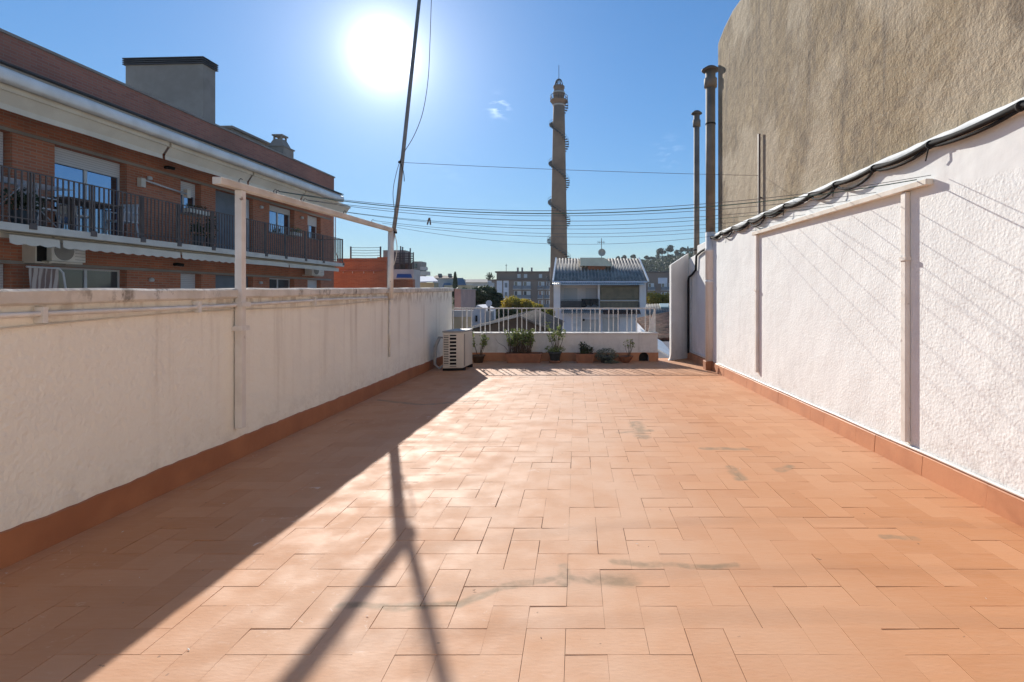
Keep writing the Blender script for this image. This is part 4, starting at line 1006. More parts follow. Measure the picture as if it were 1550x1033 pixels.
# ================================================================== WHITE HOUSE with corrugated roof
YH = 54.; k_ = YH/F
def H(px, py, dy=0.): return Vector(((px-CX)*k_, YH+dy, EYE+(HY-py)*k_))
ho = thing('white_house', 'white two-storey house with a corrugated roof, shaded balcony and drawn blinds', 'house', (H(908,500).x, YH, -7))
xl, xr_ = H(838,0).x, H(978,0).x; zev = H(0,428).z; zfl = H(0,467).z; zri = 5.42; YR2 = YH+7.6
b_ = MB()
# recessed balcony body
b_.box((xl,YH+1.6,-7),(xr_,YH+15,zev-.02))
b_.box((xl,YH,-7),(H(848,0).x,YH+1.6,zev-.02)); b_.box((H(968,0).x,YH,-7),(xr_,YH+1.6,zev-.02))
b_.box((H(905,0).x,YH+.02,zfl),(H(908,0).x,YH+1.6,zev-.02))
b_.box((H(848,0).x,YH,zfl-.25),(H(968,0).x,YH+1.6,zfl))
b_.add([(xl,YH,zev-.02),(xl,YH+15,zev-.02),(xl,YR2,zri-.15)],[(0,1,2)]); b_.add([(xr_,YH,zev-.02),(xr_,YH+15,zev-.02),(xr_,YR2,zri-.15)],[(0,2,1)])
b_.build('wall', M['houseWhite'], ho)
b_ = MB(); b_.box((H(848,0).x,YH-.02,-7),(H(968,0).x,YH+.3,zfl-.26)); b_.build('lower_wall', M['blue_white'], ho)
b_ = MB(); b_.corrug((xl-.05,YH-.35,zev+.12),(xr_+.1,YH-.35,zev+.12),(xl-.05,YR2,zri),(xr_+.1,YR2,zri), 27, .10); b_.build('roof', M['asbestos'], ho)
b_ = MB(); b_.corrug((xr_+.1,YH+15.3,zev+.12),(xl-.05,YH+15.3,zev+.12),(xr_+.1,YR2,zri),(xl-.05,YR2,zri), 36, .055); b_.build('rear_roof', M['asbestos'], ho)
for x in (xl-.12, xr_+.1):
    b_ = MB(); b_.hexa([(x,YH-.4,zev+.05),(x+.16,YH-.4,zev+.05),(x+.16,YR2,zri-.05),(x,YR2,zri-.05),(x,YH-.4,zev+.24),(x+.16,YH-.4,zev+.24),(x+.16,YR2,zri+.14),(x,YR2,zri+.14)]); b_.build('roof_edge', M['gutter'], ho)
b_ = MB(); b_.box((xl-.05,YH-.5,zev-.02),(xr_+.05,YH-.36,zev+.13)); b_.build('gutter', M['blue_white'], ho)
b_ = MB(); b_.corrug((xl-.1,YH-1.0,zev-.22),(xr_-.2,YH-1.0,zev-.22),(xl-.1,YH-.1,zev-.05),(xr_-.2,YH-.1,zev-.05), 44, .03); b_.build('canopy', M['gutter'], ho)
# roof dormer box: cream slab on brick
def DP(px, py, dy): y0 = 3.4; p = at(px, py, YH+y0); p.y = YH+dy; return p
b_ = MB(); b_.hexa([DP(890,409,3.4),DP(916,409,3.4),DP(916,409,6.4),DP(890,409,6.4),DP(889,400,3.4),DP(917,400,3.4),DP(917,400,6.4),DP(889,400,6.4)]); dz = b_.build('roof_shed', M['brick2'], ho)
b_ = MB(); z0 = DP(0,403,3).z; z1 = DP(0,390.5,3).z
b_.prism([(DP(878,0,3).x,YH+2.9,z0),(DP(927,0,3).x,YH+2.9,z0-.05),(DP(926,0,3).x,YH+2.95,z0+.25),(DP(914,0,3).x,YH+3.2,z1),(DP(878,0,3).x,YH+3.2,z1)], (0,3.6,.2)); b_.build('shed_top', simple('cream_sheet', (.80,.70,.50), (.70,.61,.43), 1, .8), dz)
# doors/shutters at the back of the balcony
for a,b,c,d,m in ((853,874,436,462,'houseWhite'),(887,904,436,464,'houseWhite'),):
    f = MB(); f.box((H(a,0).x,YH+1.55,H(0,d).z),(H(b,0).x,YH+1.598,H(0,c).z)); o = f.build('window', M['shutter'], ho)
b_ = MB()
n_ = 34
rows = [[],[]]
for i in range(n_*2+1):
    x = H(909,0).x+(H(967,0).x-H(909,0).x)*i/(n_*2); rows[0].append((x,YH+.1+.04*(i%2),H(0,454).z)); rows[1].append((x,YH+.1+.04*(i%2),H(0,434).z))
b_.sheet(rows); b_.build('blind', simple('brown_blind', (.26,.22,.15), (.20,.17,.12), 2, .8), ho)
b_ = MB(); rows = [[],[]]
for i in range(n_*2+1):
    x = H(909,0).x+(H(967,0).x-H(909,0).x)*i/(n_*2); rows[0].append((x,YH+.5+.04*(i%2),zfl)); rows[1].append((x,YH+.5+.04*(i%2),H(0,456).z))
b_.sheet(rows); b_.build('blind', M['beige'], ho)
b_ = MB(); b_.box((H(908,0).x,YH+.02,H(0,456).z),(H(968,0).x,YH+.1,H(0,455).z)); b_.build('blind_rail', M['gutter'], ho)
def hrail(px0, px1, pt, pb, name):
    b = MB(); x0_, x1_ = H(px0,0).x, H(px1,0).x; zt, zb = H(0,pt).z, H(0,pb).z; n = int((x1_-x0_)/.13)
    b.box((x0_,YH-.03,zt-.04),(x1_,YH+.01,zt)); 
    for i in range(n+1): x = x0_+(x1_-x0_)*i/n; b.box((x-.018,YH-.025,zb),(x+.018,YH+.005,zt-.04))
    return b.build(name, M['stairmetal'], ho)
hrail(849, 908, 454, 467, 'balcony_railing')
hrail(908, 968, 458, 467, 'balcony_railing')
b_ = MB(); b_.box((H(849,0).x,YH+.03,H(0,466).z),(H(880,0).x,YH+.05,H(0,456).z)); b_.build('balcony_screen', M['greydark'], ho)
for a,b,c,d,m in ((846,856,484,506,'blue_white'),(868,880,482,506,'alu'),(881,906,484,506,'greylight'),(912,935,481,505,'greylight'),(938,965,480,505,'houseWhite')):
    f = MB(); f.box((H(a,0).x,YH-.08,H(0,d).z),(H(b,0).x,YH-.021,H(0,c).z)); f.build('door', M[m], ho)
b_ = MB(); b_.box((H(882,0).x,YH-.2,H(0,486).z),(H(885,0).x,YH-.09,H(0,483).z)); b_.build('meter_box', M['dark'], ho)
b_ = MB(); b_.corrug(H(850,474,-1.2),H(912,474,-1.2),H(850,469,-.02),H(912,469,-.02), 22, .03); b_.build('lower_canopy', M['grey'], ho)
b_ = MB(); b_.corrug(H(912,475,-1.2),H(968,475,-1.2),H(912,469,-.02),H(968,469,-.02), 22, .03); b_.build('lower_canopy', M['tile_brown'], ho)
# laundry
b_ = MB(); rows = []
for i in range(6):
    v = i/5; rows.append([H(880+26*k/16, 452.5+(10+1.5*math.sin(k*.9)+(3 if k < 6 else 0))*v, -.08-.05*math.sin(k*1.4)) for k in range(17)])
b_.sheet(rows, True); tag(b_.build('laundry', M['cloth_dark'], base=H(893,452)), 'black laundry hung over the balcony railing of the white house', 'laundry')
# dish + antenna
H = lambda px, py, dy=0.: at(px, py, YH+dy)
ds = thing('satellite_dish', 'small round satellite dish with a mast antenna above the corrugated roof', 'satellite dish', H(911,391,7.5))
b_ = MB(); c_ = H(911,382.5,7.3)
rows = []
for r__ in (0.02,.18,.34,.43): rows.append([c_+Vector((r__*math.cos(a),-.35*r__*r__*2,r__*math.sin(a)*1.0)) for a in [2*math.pi*i/20 for i in range(21)]])
b_.sheet(rows, True); b_.build('dish', M['acgrey'], ds)
b_ = MB(); b_.tube([H(910.5,392,7.5),H(910.5,361,7.5)], .04, 6); b_.build('mast', M['stairmetal'], ds)
b_ = MB(); b_.tube([H(905,367,7.5),H(916,367,7.5)], .025, 5)
for p in (905,908,911,914): b_.tube([H(p,364.8,7.5),H(p,369,7.5)], .02, 5)
b_.build('aerial', M['stairmetal'], ds)

# ================================================================== FAR APARTMENTS
def far_block(name, label, px0, px1, pyt, Y, depth, cols, floors, mats, pyfirst, step, parapet=True, gz=-12, group='distant apartment blocks'):
    k = Y/F; x0_, x1_ = (px0-CX)*k, (px1-CX)*k; zt = EYE+(HY-pyt)*k
    t = thing(name, label, 'apartment block', ((x0_+x1_)/2, Y, gz), group)
    b = MB(); b.box((x0_,Y,gz),(x1_,Y+depth,zt)); b.build('wall', M[mats[0]], t)
    if parapet: b = MB(); b.box((x0_-.3,Y-.3,zt+.01),(x1_+.3,Y+depth,zt+.35)); b.build('roof', M[mats[1]], t)
    for f in range(floors):
        for (a, wdt, kind) in cols:
            xa = (a-CX)*k; xb = xa+wdt*k; zc_ = EYE+(HY-(pyfirst+step*f))*k; hh = 1.5 if kind != 'balc' else 1.9
            if kind == 'balc':
                q = MB(); q.box((xa,Y-.06,zc_-1.0),(xb,Y-.01,zc_+1.0)); wn_ = q.build('window', M['alu'], t)
                q = MB(); q.box((xa+.2,Y-.1,zc_-.9),((xa+xb)/2-.1,Y-.062,zc_+.9)); q.build('pane', M['darkglass'], wn_)
                q = MB(); q.box((xa-.2,Y-1.1,zc_-1.25),(xb+.2,Y-.0,zc_-1.05)); bo = q.build('balcony', M['greylight'], t)
                q = MB(); q.box((xa-.2,Y-1.1,zc_-1.04),(xb+.2,Y-1.05,zc_-.15)); q.build('railing', M['greyshut'], bo)
            elif kind == 'panel':
                q = MB(); q.box((xa,Y-.05,zc_-1.3),(xb,Y-.01,zc_+1.3)); q.build('panel', M['blue_white'], t)
            else:
                q = MB(); q.box((xa,Y-.13,zc_-.65),(xb,Y-.08,zc_+.65)); wn_ = q.build('window', M['greyshut'], t)
    return t, k, zt
M['far_brown'] = simple('far_brown_brick', (.24,.185,.155), (.2,.155,.135), .2, .9)
M['far_roof'] = simple('far_roof', (.20,.14,.115), (.16,.115,.1), .2, .9)
t, k, zt = far_block('apartment_block', 'distant brown and pale blue apartment block between the dark tree and the brick chimney', 734, 836, 425, 150, 14,
    [(736,8,'panel'),(752,8,'panel'),(762,8,'panel'),(778,11,'balc'),(792,11,'balc'),(815,9,'balc'),(827,8,'balc'),(764,4,'win')], 4, ('far_brown','far_roof'), 432, 14)
b_ = MB(); b_.box(((750-CX)*k,152,zt+.4),((836-CX)*k,164,zt+2.3)); pe = b_.build('penthouse', M['far_brown'], t)
b_ = MB(); b_.box(((748-CX)*k,151.5,zt+2.32),((836-CX)*k,164.5,zt+2.7)); b_.build('penthouse_roof', M['far_roof'], pe)
for p in (780,787,802,830):
    b_ = MB(); b_.box(((p-1.2-CX)*k,156,zt+2.72),((p+1.2-CX)*k,157,zt+4.0)); b_.build('chimney', M['grey'], pe)
b_ = MB(); b_.tube([((762-CX)*k,156,zt+2.7),((762-CX)*k,156,zt+5.)], .08, 5); b_.tube([((760.5-CX)*k,156,zt+4.6),((763.5-CX)*k,156,zt+4.6)], .06, 5); b_.build('antenna', M['stairmetal'], pe)
for p in (782,792,815): b_ = MB(); b_.box(((p-CX)*k,151.9,zt+.8),((p+5-CX)*k,151.98,zt+1.9)); b_.build('window', M['alu'], pe)
b_ = MB(); b_.leaves(((741-CX)*k,151,zt+1.2),(1.5,.8,1.2), 200, .5, r2, .2); tag(b_.build('roof_plants', M['leaf_dark'], base=((741-CX)*k,151,zt+.35)), 'bushy roof-terrace plants on the left end of the distant brown block', 'plants')
t, k, zt = far_block('apartment_block', 'distant dark apartment block between the white house and the right wall', 966, 1060, 413, 165, 14,
    [(981,9,'balc'),(1001,9,'balc'),(1012,8,'balc')], 4, ('far_brown','greydark'), 434, 13)
b_ = MB(); b_.box(((996-CX)*k,164.9,zt-3.4),((1010-CX)*k,164.98,zt-1.6)); b_.build('roof_window', M['blue_white'], t)

# ================================================================== MID LEFT BUILDINGS
def boxat(px0, px1, py0, py1, Y, d, mb=None):
    mb = mb or MB(); k = Y/F
    return mb.box(((px0-CX)*k,Y,EYE+(HY-py1)*k),((px1-CX)*k,Y+d,EYE+(HY-py0)*k))
def bbase(px, Y, z=-7): return ((px-CX)/F*Y, Y, z)
def gz(Y): return HY+(EYE+7)*F/Y   # pixel row of the ground at depth Y
t = thing('brick_annex', 'low orange brick building beyond the end of the apartment balcony', 'building', bbase(545,28))
boxat(490,585,396,gz(28),28,1.).build('wall', M['brick2'], t)
b_ = MB(); boxat(510,571,391.5,395.8,28.05,.3,b_); boxat(571,586,389.5,395.8,27.97,1.,b_); b_.build('parapet', M['brick2'], t)
b_ = MB(); boxat(505,578,409,411,27.93,.06,b_); b_.build('ledge', M['brick_roof'], t)
b_ = MB()
for p in (519,533,550,565): boxat(p,p+.6,411.2,414,27.95,.04,b_)
b_.build('clips', M['cream'], t)
fn = thing('wire_fence', 'thin wire fence between two posts on the roof of the low brick building', 'fence', (bbase(552,30)[0],30,3.1))
for p in (531,576): b_ = MB(); a = at(p,396,30); c = at(p,373.5,30); b_.tube([a,c], .045, 6); b_.build('post', M['stairmetal'], fn)
for py in (375,379,383,387,391): b_ = MB(); b_.tube([at(531,py,30),at(553,py+.4,30),at(576,py,30)], .012, 4); b_.build('wire', M['cable'], fn)
t = thing('brick_garden_wall', 'orange brick wall right of the rear post of the left clothesline frame', 'wall', bbase(607,29))
boxat(586.5,625,423,gz(29),29,.4).build('wall', M['brick2'], t)
t = thing('roof_terrace_building', 'grey rooftop building with a black slatted pergola and flue pipes', 'building', bbase(603,38))
boxat(581,626,408,gz(38),38,1.6).build('wall', M['greylight'], t)
boxat(580,613,379,407.8,39,1.2).build('upper_room', M['grey'], t)
b_ = MB()
for i in range(7): boxat(597,626,383+i*2.6,384.4+i*2.6,37.8,.1,b_)
for p in (597,604,611,618,625): boxat(p,p+1,382,407.8,37.95,.1,b_)
b_.build('pergola', M['greydark'], t)
boxat(597,624,398,407.8,38.5,.1).build('screen', M['darkbrown'], t)
for p, y in ((606.5,373),(609.5,374),(621,376)): b_ = MB(); b_.tube([at(p,408,38.3),at(p,y,38.3)], .05, 8); b_.build('flue', M['stairmetal'], t)
b_ = MB(); b_.hexa([at(600,421,36.9),at(624,421,36.9),at(622,416,38),at(601,416,38),at(600,420,36.9),at(624,420,36.9),at(622,415,38),at(601,415,38)]); b_.build('blue_awning', M['blue'], t)
t = thing('balcony_block', 'grey block with stacked balconies behind the slatted rooftop pergola', 'building', bbase(636,60))
boxat(624,638,396,gz(60),60,2).build('wall', M['grey'], t)
for p0,p1,a,b in ((636,643,404,409),(632,647,411,417)): boxat(p0,p1,a,b,58.8,1.2).build('balcony', M['greylight'], t)
for p0,p1,a,b in ((627,631,400,406),(627,631,411,416)): boxat(p0,p1,a,b,59.9,.09).build('window', M['darkglass'], t)
t = thing('canopy_building', 'low building with a pale sloping canopy roof near the end of the parapet', 'building', bbase(643,45))
boxat(626,657,428,gz(45),45,1.5).build('wall', M['beige'], t)
b_ = MB(); b_.hexa([at(624,428,43.5),at(663,427,43.5),at(655,420,46),at(632,420,46),at(624,426.6,43.5),at(663,425.6,43.5),at(655,418.6,46),at(632,418.6,46)]); b_.build('canopy_roof', M['blue_white'], t)
t = thing('beige_house', 'far beige house with small rooftop chimneys left of the cypress', 'house', bbase(670,90))
boxat(655,690,421,gz(90),90,8).build('wall', M['greylight'], t)
b_ = MB(); b_.hexa([at(653,421.5,89.7),at(692,421.5,89.7),at(692,421.5,98.3),at(653,421.5,98.3),at(660,417,93),at(684,418,93),at(684,418,95),at(660,417,95)]); b_.build('roof', M['tile_brown'], t)
for p in (663,678): boxat(p,p+4,414.5,419,92,1).build('chimney', M['grey'], t)
t = thing('mansard_house', 'far house with a grey mansard roof right of the cypress', 'house', bbase(700,85))
boxat(672,712,432,gz(85),85,8).build('wall', M['beige'], t)
b_ = MB(); b_.hexa([at(688,432,84.8),at(706,432,84.8),at(706,432,93),at(688,432,93),at(692,421,86.5),at(701,421,86.5),at(701,421,91),at(692,421,91)]); b_.build('mansard_roof', M['greyshut'], t)
b_ = MB(); b_.hexa([at(668,438,84.6),at(684,438,84.6),at(684,438,93),at(668,438,93),at(672,429,86.5),at(682,429,86.5),at(682,429,91),at(672,429,91)]); b_.build('lower_roof', M['greyshut'], t)
t = thing('long_grey_house', 'far long pale building with a flat grey roof behind the dark trees', 'building', bbase(720,120))
boxat(703,738,427,gz(120),120,10).build('wall', M['greylight'], t)
b_ = MB(); b_.hexa([at(701,427.5,119.5),at(738,427.5,119.5),at(738,427.5,131),at(701,427.5,131),at(706,423,123),at(738,423,123),at(738,423,128),at(706,423,128)]); b_.build('roof', M['grey'], t)
t = thing('pink_building', 'narrow pink rendered building right of the parapet end, in front of the dark trees', 'building', bbase(691,34))
boxat(688,697.5,438,gz(34),34,5).build('wall', simple('pink_render', (.50,.33,.28), (.42,.28,.25), 1, .9), t)
boxat(687,698,437,437.9,33.9,5.2).build('roof', M['greylight'], t)
# near yard seen through railing
t = thing('yard_wall', 'beige yard wall with a white band seen through the left end of the railing', 'wall', bbase(700,26))
boxat(660,718,480,gz(26),26,.4).build('wall', M['beige'], t); boxat(660,718,470,479.9,25.95,.5).build('coping', M['greylight'], t)
t = thing('white_shed', 'small white shed with a sloping roof seen behind the railing', 'shed', bbase(724,23))
b_ = MB(); k = 23/F; b_.prism([at(713,gz(23),23),at(713,475,23),at(722,462,23),at(737,469,23),at(737,gz(23),23)], (0,2.5,0)); b_.build('wall', M['houseWhite'], t)
boxat(719.5,722,478,487,22.9,.09).build('vent', M['dark'], t)
t = thing('roof_cowl', 'pale octagonal chimney cowl on a short stack behind the railing', 'chimney', bbase(740,20))
boxat(734,745.5,471,gz(20),20,.4).build('stack', M['greylight'], t)
b_ = MB(); b_.tube([at(740,471,20.2),at(740,464,20.2)], .05, 8); b_.build('neck', M['stairmetal'], t)
b_ = MB(); c_ = at(740,459.5,20.2); b_.add([c_+Vector((.115*math.cos(R(22.5+45*i)),s*.05,.125*math.sin(R(22.5+45*i)))) for s in (-1,1) for i in range(8)], [tuple(range(8)),tuple(range(8,16))[::-1]]+[(i,8+i,8+(i+1)%8,(i+1)%8) for i in range(8)]); b_.build('cowl', M['blue_white'], t)
# gabled shed right behind the low wall
t = thing('gabled_warehouse', 'dark gabled warehouse just beyond the terrace, its pale roof edge rising to a peak', 'warehouse', bbase(786,16.5))
Yg = 16.5; pk = at(786,478,Yg); el = at(700,500,Yg); er = at(842,503,Yg)
b_ = MB(); b_.prism([(el.x,Yg,-7),el-Vector((0,0,.06)),pk-Vector((0,0,.06)),er-Vector((0,0,.06)),(er.x,Yg,-7)], (0,7,0)); b_.build('gable_wall', simple('brown_gable', (.13,.10,.085), (.09,.07,.06), 1.5, .95), t)
b_ = MB(); b_.corrug(el+Vector((-.1,-.15,-.02)), el+Vector((-.1,7.1,-.02)), pk+Vector((0,-.15,0)), pk+Vector((0,7.1,0)), 40, .025, .03)
b_.corrug(er+Vector((.1,-.15,-.02)), er+Vector((.1,7.1,-.02)), pk+Vector((0,-.15,0)), pk+Vector((0,7.1,0)), 40, .025, .03); b_.build('roof', simple('old_dark_roof', (.10,.08,.07), (.06,.05,.045), 1.5, .95), t)
b_ = MB(); 
b_.bar(el+Vector((-.1,-.18,-.02)), pk+Vector((0,-.18,0)), .04, .06); b_.build('verge', M['greylight'], t)
b_ = MB(); b_.bar(er+Vector((.1,-.18,-.02)), pk+Vector((0,-.18,-.005)), .04, .06); b_.build('verge', M['stairmetal'], t)
t = thing('tiled_shed', 'low shed roof with jagged tile ends between the warehouse and the white house', 'shed', bbase(815,36))
b_ = MB(); b_.box(at(790,gz(36),36), at(842,486,36)+Vector((0,4,0))); b_.build('wall', M['tile_brown'], t)
b_ = MB(); b_.corrug(at(788,485,35.7),at(843,485,35.7),at(788,480.5,39),at(843,480.5,39), 16, .08, .04); b_.build('roof', M['asbestos'], t)
# right side brown roofs
t = thing('tiled_house', 'low house with a brown clay tile roof below the right end of the railing', 'house', bbase(1000,20))
A0, A1, B0, B1 = at(958,492,26), at(1046,474,24), at(985,512,19.), at(1060,520,17.)
A0, A1 = at(962,483,30), at(1050,466,30); B0, B1 = at(992,513,18.5), at(1062,509,18.5)
b_ = MB()
n_ = 26
b_.corrug(B0, A0, B1, A1, 22, .085, .05)
def tilerows():
    q = NT('clay_tile_rows'); a = q.noise(q.mapv(q.pos, (.5,1.1,1.1)), 3.2, 4, .7)
    c = q.mix(q.ramp(a, .38, .62), (.065,.032,.022,1), (.24,.115,.075,1))
    return q.fin(c, .95, q.bump(a, .6, .05))
b_.build('roof', tilerows(), t)
b_ = MB(); b_.hexa([(B0.x+.1,B0.y+.1,-7),(B1.x,B1.y+.1,-7),(A1.x,A1.y,-7),(A0.x+.1,A0.y,-7),B0+Vector((.1,.1,-.12)),B1+Vector((0,.1,-.12)),A1-Vector((0,0,.12)),A0+Vector((.1,0,-.12))]); b_.build('wall', M['blue_white'], t)
t = thing('small_annex', 'pale blue annex with a dark sloping roof low in the gap beside the right wall', 'building', bbase(1003,14.5))
b_ = MB(); b_.hexa([at(994,gz(14.5),14.5),at(1030,gz(14.5),14.5),at(1030,gz(14.5),14.5)+Vector((0,2.5,0)),at(994,gz(14.5),14.5)+Vector((0,2.5,0)),at(990,528,14.5),at(1030,556,14.5),at(1030,556,14.5)+Vector((0,2.5,0)),at(990,528,14.5)+Vector((0,2.5,0))]); b_.build('wall', M['blue_white'], t)
b_ = MB(); b_.hexa([at(988,526,14.3),at(1030,551,14.3),at(1030,551,14.3)+Vector((0,3,.3)),at(988,526,14.3)+Vector((0,3,.3)),at(988,524,14.3),at(1030,549,14.3),at(1030,549,14.3)+Vector((0,3,.3)),at(988,524,14.3)+Vector((0,3,.3))]); b_.build('roof_edge', M['gutter'], t)
t = thing('skylight_shed', 'dark corrugated shed roof with a pale green skylight beside the yellow tree', 'shed', bbase(1000,40))
b_ = MB(); b_.corrug(at(976,476,37),at(1060,474,37),at(978,461,41),at(1060,459,41), 34, .05, .03); b_.build('roof', M['asbestos'], t)
b_ = MB(); b_.hexa([at(978,gz(37),37.2),at(1060,gz(37),37.2),at(1060,gz(37),37.2)+Vector((0,4,0)),at(978,gz(37),37.2)+Vector((0,4,0)),at(978,478,37.2),at(1060,476,37.2),at(1060,462,41)-Vector((0,0,.1)),at(978,464,41)-Vector((0,0,.1))]); b_.build('wall', M['greydark'], t)
b_ = MB(); b_.hexa([at(1000,467,38.9),at(1012,467,38.9),at(1012,462,40.4),at(998,462,40.4)]+[p+Vector((0,0,.12)) for p in (at(1000,467,38.9),at(1012,467,38.9),at(1012,462,40.4),at(998,462,40.4))]); b_.build('skylight', simple('pale_green_sheet', (.45,.55,.50), (.4,.5,.45), 2, .5), t)

# ================================================================== TREES
def tree(name, label, px, pyb, pyt, wpx, Y, lm, n, size, seed, clumps=9, group=None, gz_=-7, trunk=.25):
    r = random.Random(seed); k = Y/F; x = (px-CX)*k; zt = EYE+(HY-pyt)*k; zb = EYE+(HY-pyb)*k; W = wpx*k/2; Hh = (zt-zb)
    t = thing(name, label, 'tree', (x, Y, gz_), group)
    b = MB(); b.tube([(x,Y,gz_),(x+.1,Y,(gz_+zb)/2),(x,Y,zb+Hh*.3),(x,Y,zb+Hh*.6)], [trunk,trunk*.8,trunk*.6,trunk*.2], 8)
    lb = MB()
    for i in range(clumps):
        a = r.uniform(0,6.28); q = r.uniform(.2,.75); c = Vector((x+math.cos(a)*W*q, Y+math.sin(a)*W*q*.8, zb+Hh*r.uniform(.2,.82)))
        cr = W*r.uniform(.28,.5)
        b.tube([(x,Y,zb+Hh*.15),(c.x*.5+x*.5,c.y*.5+Y*.5,c.z*.6+(zb+Hh*.15)*.4),c], [trunk*.4,trunk*.25,trunk*.08], 5)
        lb.leaves(c,(cr,cr,min(cr*.8,Hh*.3)), n//clumps, size, r, .45)
    b.build('trunk', M['bark'], t); lb.build('crown', M[lm], t)
    return t
tree('broadleaf_tree', 'dense dark green tree behind the left end of the railing', 712, 488, 432, 60, 48, 'leaf_dark', 12000, .27, 1, 26)
tree('broadleaf_tree', 'second dark green tree, touching the pale blue panels of the distant block', 742, 488, 429, 50, 50, 'leaf_dark', 11000, .27, 2, 24)
tree('broadleaf_tree', 'yellow-leaved tree in front of the distant brown block', 790, 492, 449, 66, 44, 'leaf_yellow', 8000, .22, 3, 22)
tree('broadleaf_tree', 'bright yellow autumn tree close to the base of the brick chimney', 820, 494, 456, 52, 42, 'leaf_yellow', 7000, .22, 4, 20)
tree('broadleaf_tree', 'golden-leaved tree behind the skylight shed right of the white house', 1003, 470, 443, 52, 70, 'leaf_yellow', 6000, .3, 5, 18)
tree('broadleaf_tree', 'dull green bush-like tree behind the warehouse ridge', 768, 497, 466, 46, 40, 'leaf_dark', 4600, .22, 6, 16)
# cypress
cy = thing('cypress', 'slim dark cypress rising beyond the end of the parapet', 'tree', bbase(689,80))
b_ = MB(); k = 80/F; x = (689-CX)*k
b_.tube([(x,80,-7),(x,80,1.5)], [.2,.1], 6); b_.build('trunk', M['bark'], cy); b_ = MB()
r4 = random.Random(9)
for i in range(2600):
    v = r4.random()**.8; z = EYE+(HY-442)*k+(442-412)*k*v; rr_2 = (1-v)**.55*.42*(.6+.4*r4.random())+.03; a = r4.uniform(0,6.28)
    b_.leaf(Vector((x+math.cos(a)*rr_2,80+math.sin(a)*rr_2,z)), .2, r4, 1.5, .4)
b_.build('crown', M['leaf_pine'], cy)
# street lamp in front of far block
t = thing('lamp_post', 'thin dark lamp post standing before the distant brown block', 'lamp post', bbase(822.5,60))
b_ = MB(); b_.tube([bbase(822.5,60),at(822.5,438,60)], [.09,.05], 8); b_.build('pole', M['stairmetal'], t)
b_ = MB(); b_.tube([at(822.5,438,60),at(822,436,60),at(819,435.5,60)], .05, 6); b_.cbox(at(818,436,60),(.5,.2,.1)); b_.build('lamp_head', M['stairmetal'], t)

# ================================================================== HILLS
def hill(name, pts, Y, depth, mat, amp=2., seed=1):
    r = random.Random(seed); k = Y/F; b = MB(); rows = []
    prof = []
    for i in range(len(pts)-1):
        (a,c),(d,e) = pts[i],pts[i+1]
        n = max(2,int(abs(d-a)/4))
        for j in range(n): prof.append((a+(d-a)*j/n, c+(e-c)*j/n))
    prof.append(pts[-1])
    for v in [0,.25,.5,.75,1.,1.3,1.7]:
        row = []
        for (px,py) in prof:
            h = (EYE+(HY-py)*k+12)*(math.sin(min(v,1)*math.pi/2) if v <= 1 else 1-(v-1)*.9)+(r.uniform(-amp,amp)*.4 if 0 < v < 1 else 0)
            row.append(((px-CX)*k, Y-depth*(1-v), -12+h))
        rows.append(row)
    b.sheet(rows, True); return struct(b.build(name, mat))
hr = hill('wooded_hill', [(860,432),(905,405),(925,399),(950,398),(968,400),(985,397),(1005,396),(1030,391),(1062,384),(1110,374),(1200,366),(1350,372),(1500,400)], 480, 160, M['hill'])
hill('distant_hills', [(300,436),(480,430),(600,431),(660,429),(700,432),(718,429),(735,426),(748,428),(790,431),(860,430),(900,434)], 1400, 300, M['hillfar'], 6, 2)
# pine prototypes
def pine(seed, kind):
    r = random.Random(seed); t = thing('pine_tree', 'round-headed pine on the hilltop skyline behind the white house', 'tree', (0,0,0), 'pines on the hilltop')
    Hh = 8.; b = MB(); b.tube([(0,0,-1.5),(.2,0,Hh*.4),(0,.1,Hh*.7)], [.3,.22,.1], 6); b.build('trunk', M['bark'], t, local=True)
    lb = MB()
    if kind == 0:
        for i in range(6): a = r.uniform(0,6.28); lb.leaves((math.cos(a)*1.6,math.sin(a)*1.4,Hh*.72+r.uniform(-.6,1.)),(1.6,1.6,1.0), 130, .75, r, .3)
    elif kind == 1:
        for i in range(8): v = i/8; lb.leaves((r.uniform(-.4,.4),0,Hh*(.25+.75*v)),(2.2*(1-v)+.3,2.*(1-v)+.3,.9), 90, .7, r, .3)
    else:
        for i in range(5): a = r.uniform(0,6.28); lb.leaves((math.cos(a)*2.,math.sin(a)*2.,Hh*.55+r.uniform(-.8,.8)),(2.2,2.,1.5), 150, .8, r, .3)
    lb.build('crown', M['leaf_pine'], t, local=True); return t
protos = [pine(31,0), pine(32,1), pine(33,2)]
r5 = random.Random(77); used = [False]*3
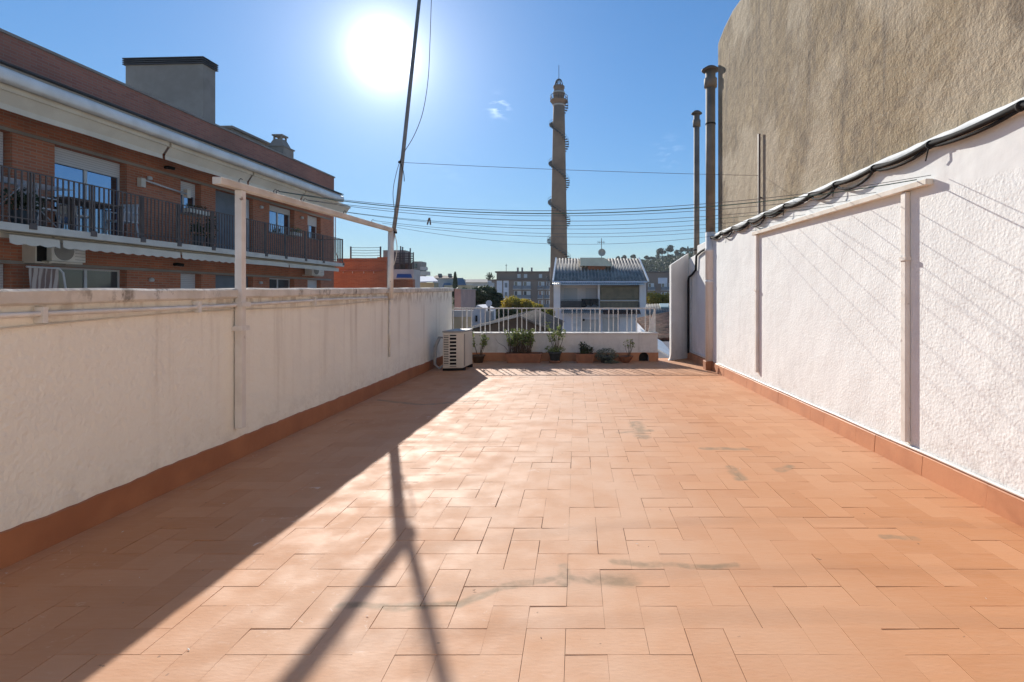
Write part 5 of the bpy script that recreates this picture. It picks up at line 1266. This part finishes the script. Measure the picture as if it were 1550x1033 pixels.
spots = [(928,398.5,.7,2),(934,398.3,.9,0),(940,398.3,.8,2),(944,398.2,1.,0),(948,398.1,.8,2),(957,398.8,1.15,0),(962,399.3,.8,1),(972,399.3,.8,2),(977,398.5,1.,0),(983,397.4,1.,2),(990,396.8,.9,2),(996,396.5,1.5,1),(1002,396.2,1.7,0),(1006,395.8,1.0,2),(1011,394.8,1.9,0),(1016,393.8,1.,2),(1022,392.6,1.2,0),(1028,391.4,1.1,2),(1034,390.2,1.3,0),(1041,388.6,1.2,1),(1048,387.2,1.3,2),(1056,385.4,1.3,0)]
for px, py, sc, kd in spots:
    Y = 478+r5.uniform(-6,2)
    o = protos[kd] if not used[kd] else copy_tree(protos[kd]); used[kd] = True
    p = at(px, py+1.2, Y); o.location = p
    if px == 1011: o['label'] = 'tallest pine on the hilltop skyline, just left of the right wall edge'
    elif px == 996: o['label'] = 'pointed conical pine on the hilltop skyline'
    elif px == 957: o['label'] = 'larger lone pine directly above the right half of the corrugated roof'
    o.scale = (sc,)*3; o.rotation_euler = (0,0,r5.uniform(0,6.28))
b_ = MB()
for i in range(9000):
    px = r5.uniform(900,1070); 
    v = r5.random()**.7
    ptop = 398 if px < 990 else 398-(px-990)*.19
    py = ptop+1.5+26*(1-v); yy = 478-100*(1-v)
    k = yy/F
    # keep to hill surface approx
    p = Vector(((px-CX)*k, yy, 0)); 
    vv = 1-(480-yy)/160.; h = (EYE+(HY-ptop)*480/F+12)*math.sin(max(vv,0)*math.pi/2)-12
    p.z = h+r5.uniform(0,1.6)
    b_.leaf(p, 2.2*r5.uniform(.5,1.2), r5, .3, .8)
o = b_.build('hill_woodland', M['leaf_pine']); o['kind'] = 'stuff'; tag(o, 'continuous dark woodland covering the hillside under the pines', 'woodland')

# ------------------------------------------------------------------ air
hz_ = MB(); hz_.box((-1550,-110,-14),(1550,1560,62)); hm = bpy.data.materials.new('air'); hm.use_nodes = True
ht = hm.node_tree; ht.nodes.clear(); ho_ = ht.nodes.new('ShaderNodeOutputMaterial'); hv = ht.nodes.new('ShaderNodeVolumePrincipled')
hv.inputs['Color'].default_value = (.82,.88,.95,1); hv.inputs['Density'].default_value = .00018; hv.inputs['Anisotropy'].default_value = .2
ht.links.new(hv.outputs[0], ho_.inputs['Volume'])
o = hz_.build('haze', hm); o['kind'] = 'stuff'; tag(o, 'thin pale haze in the air over the rooftops', 'haze')
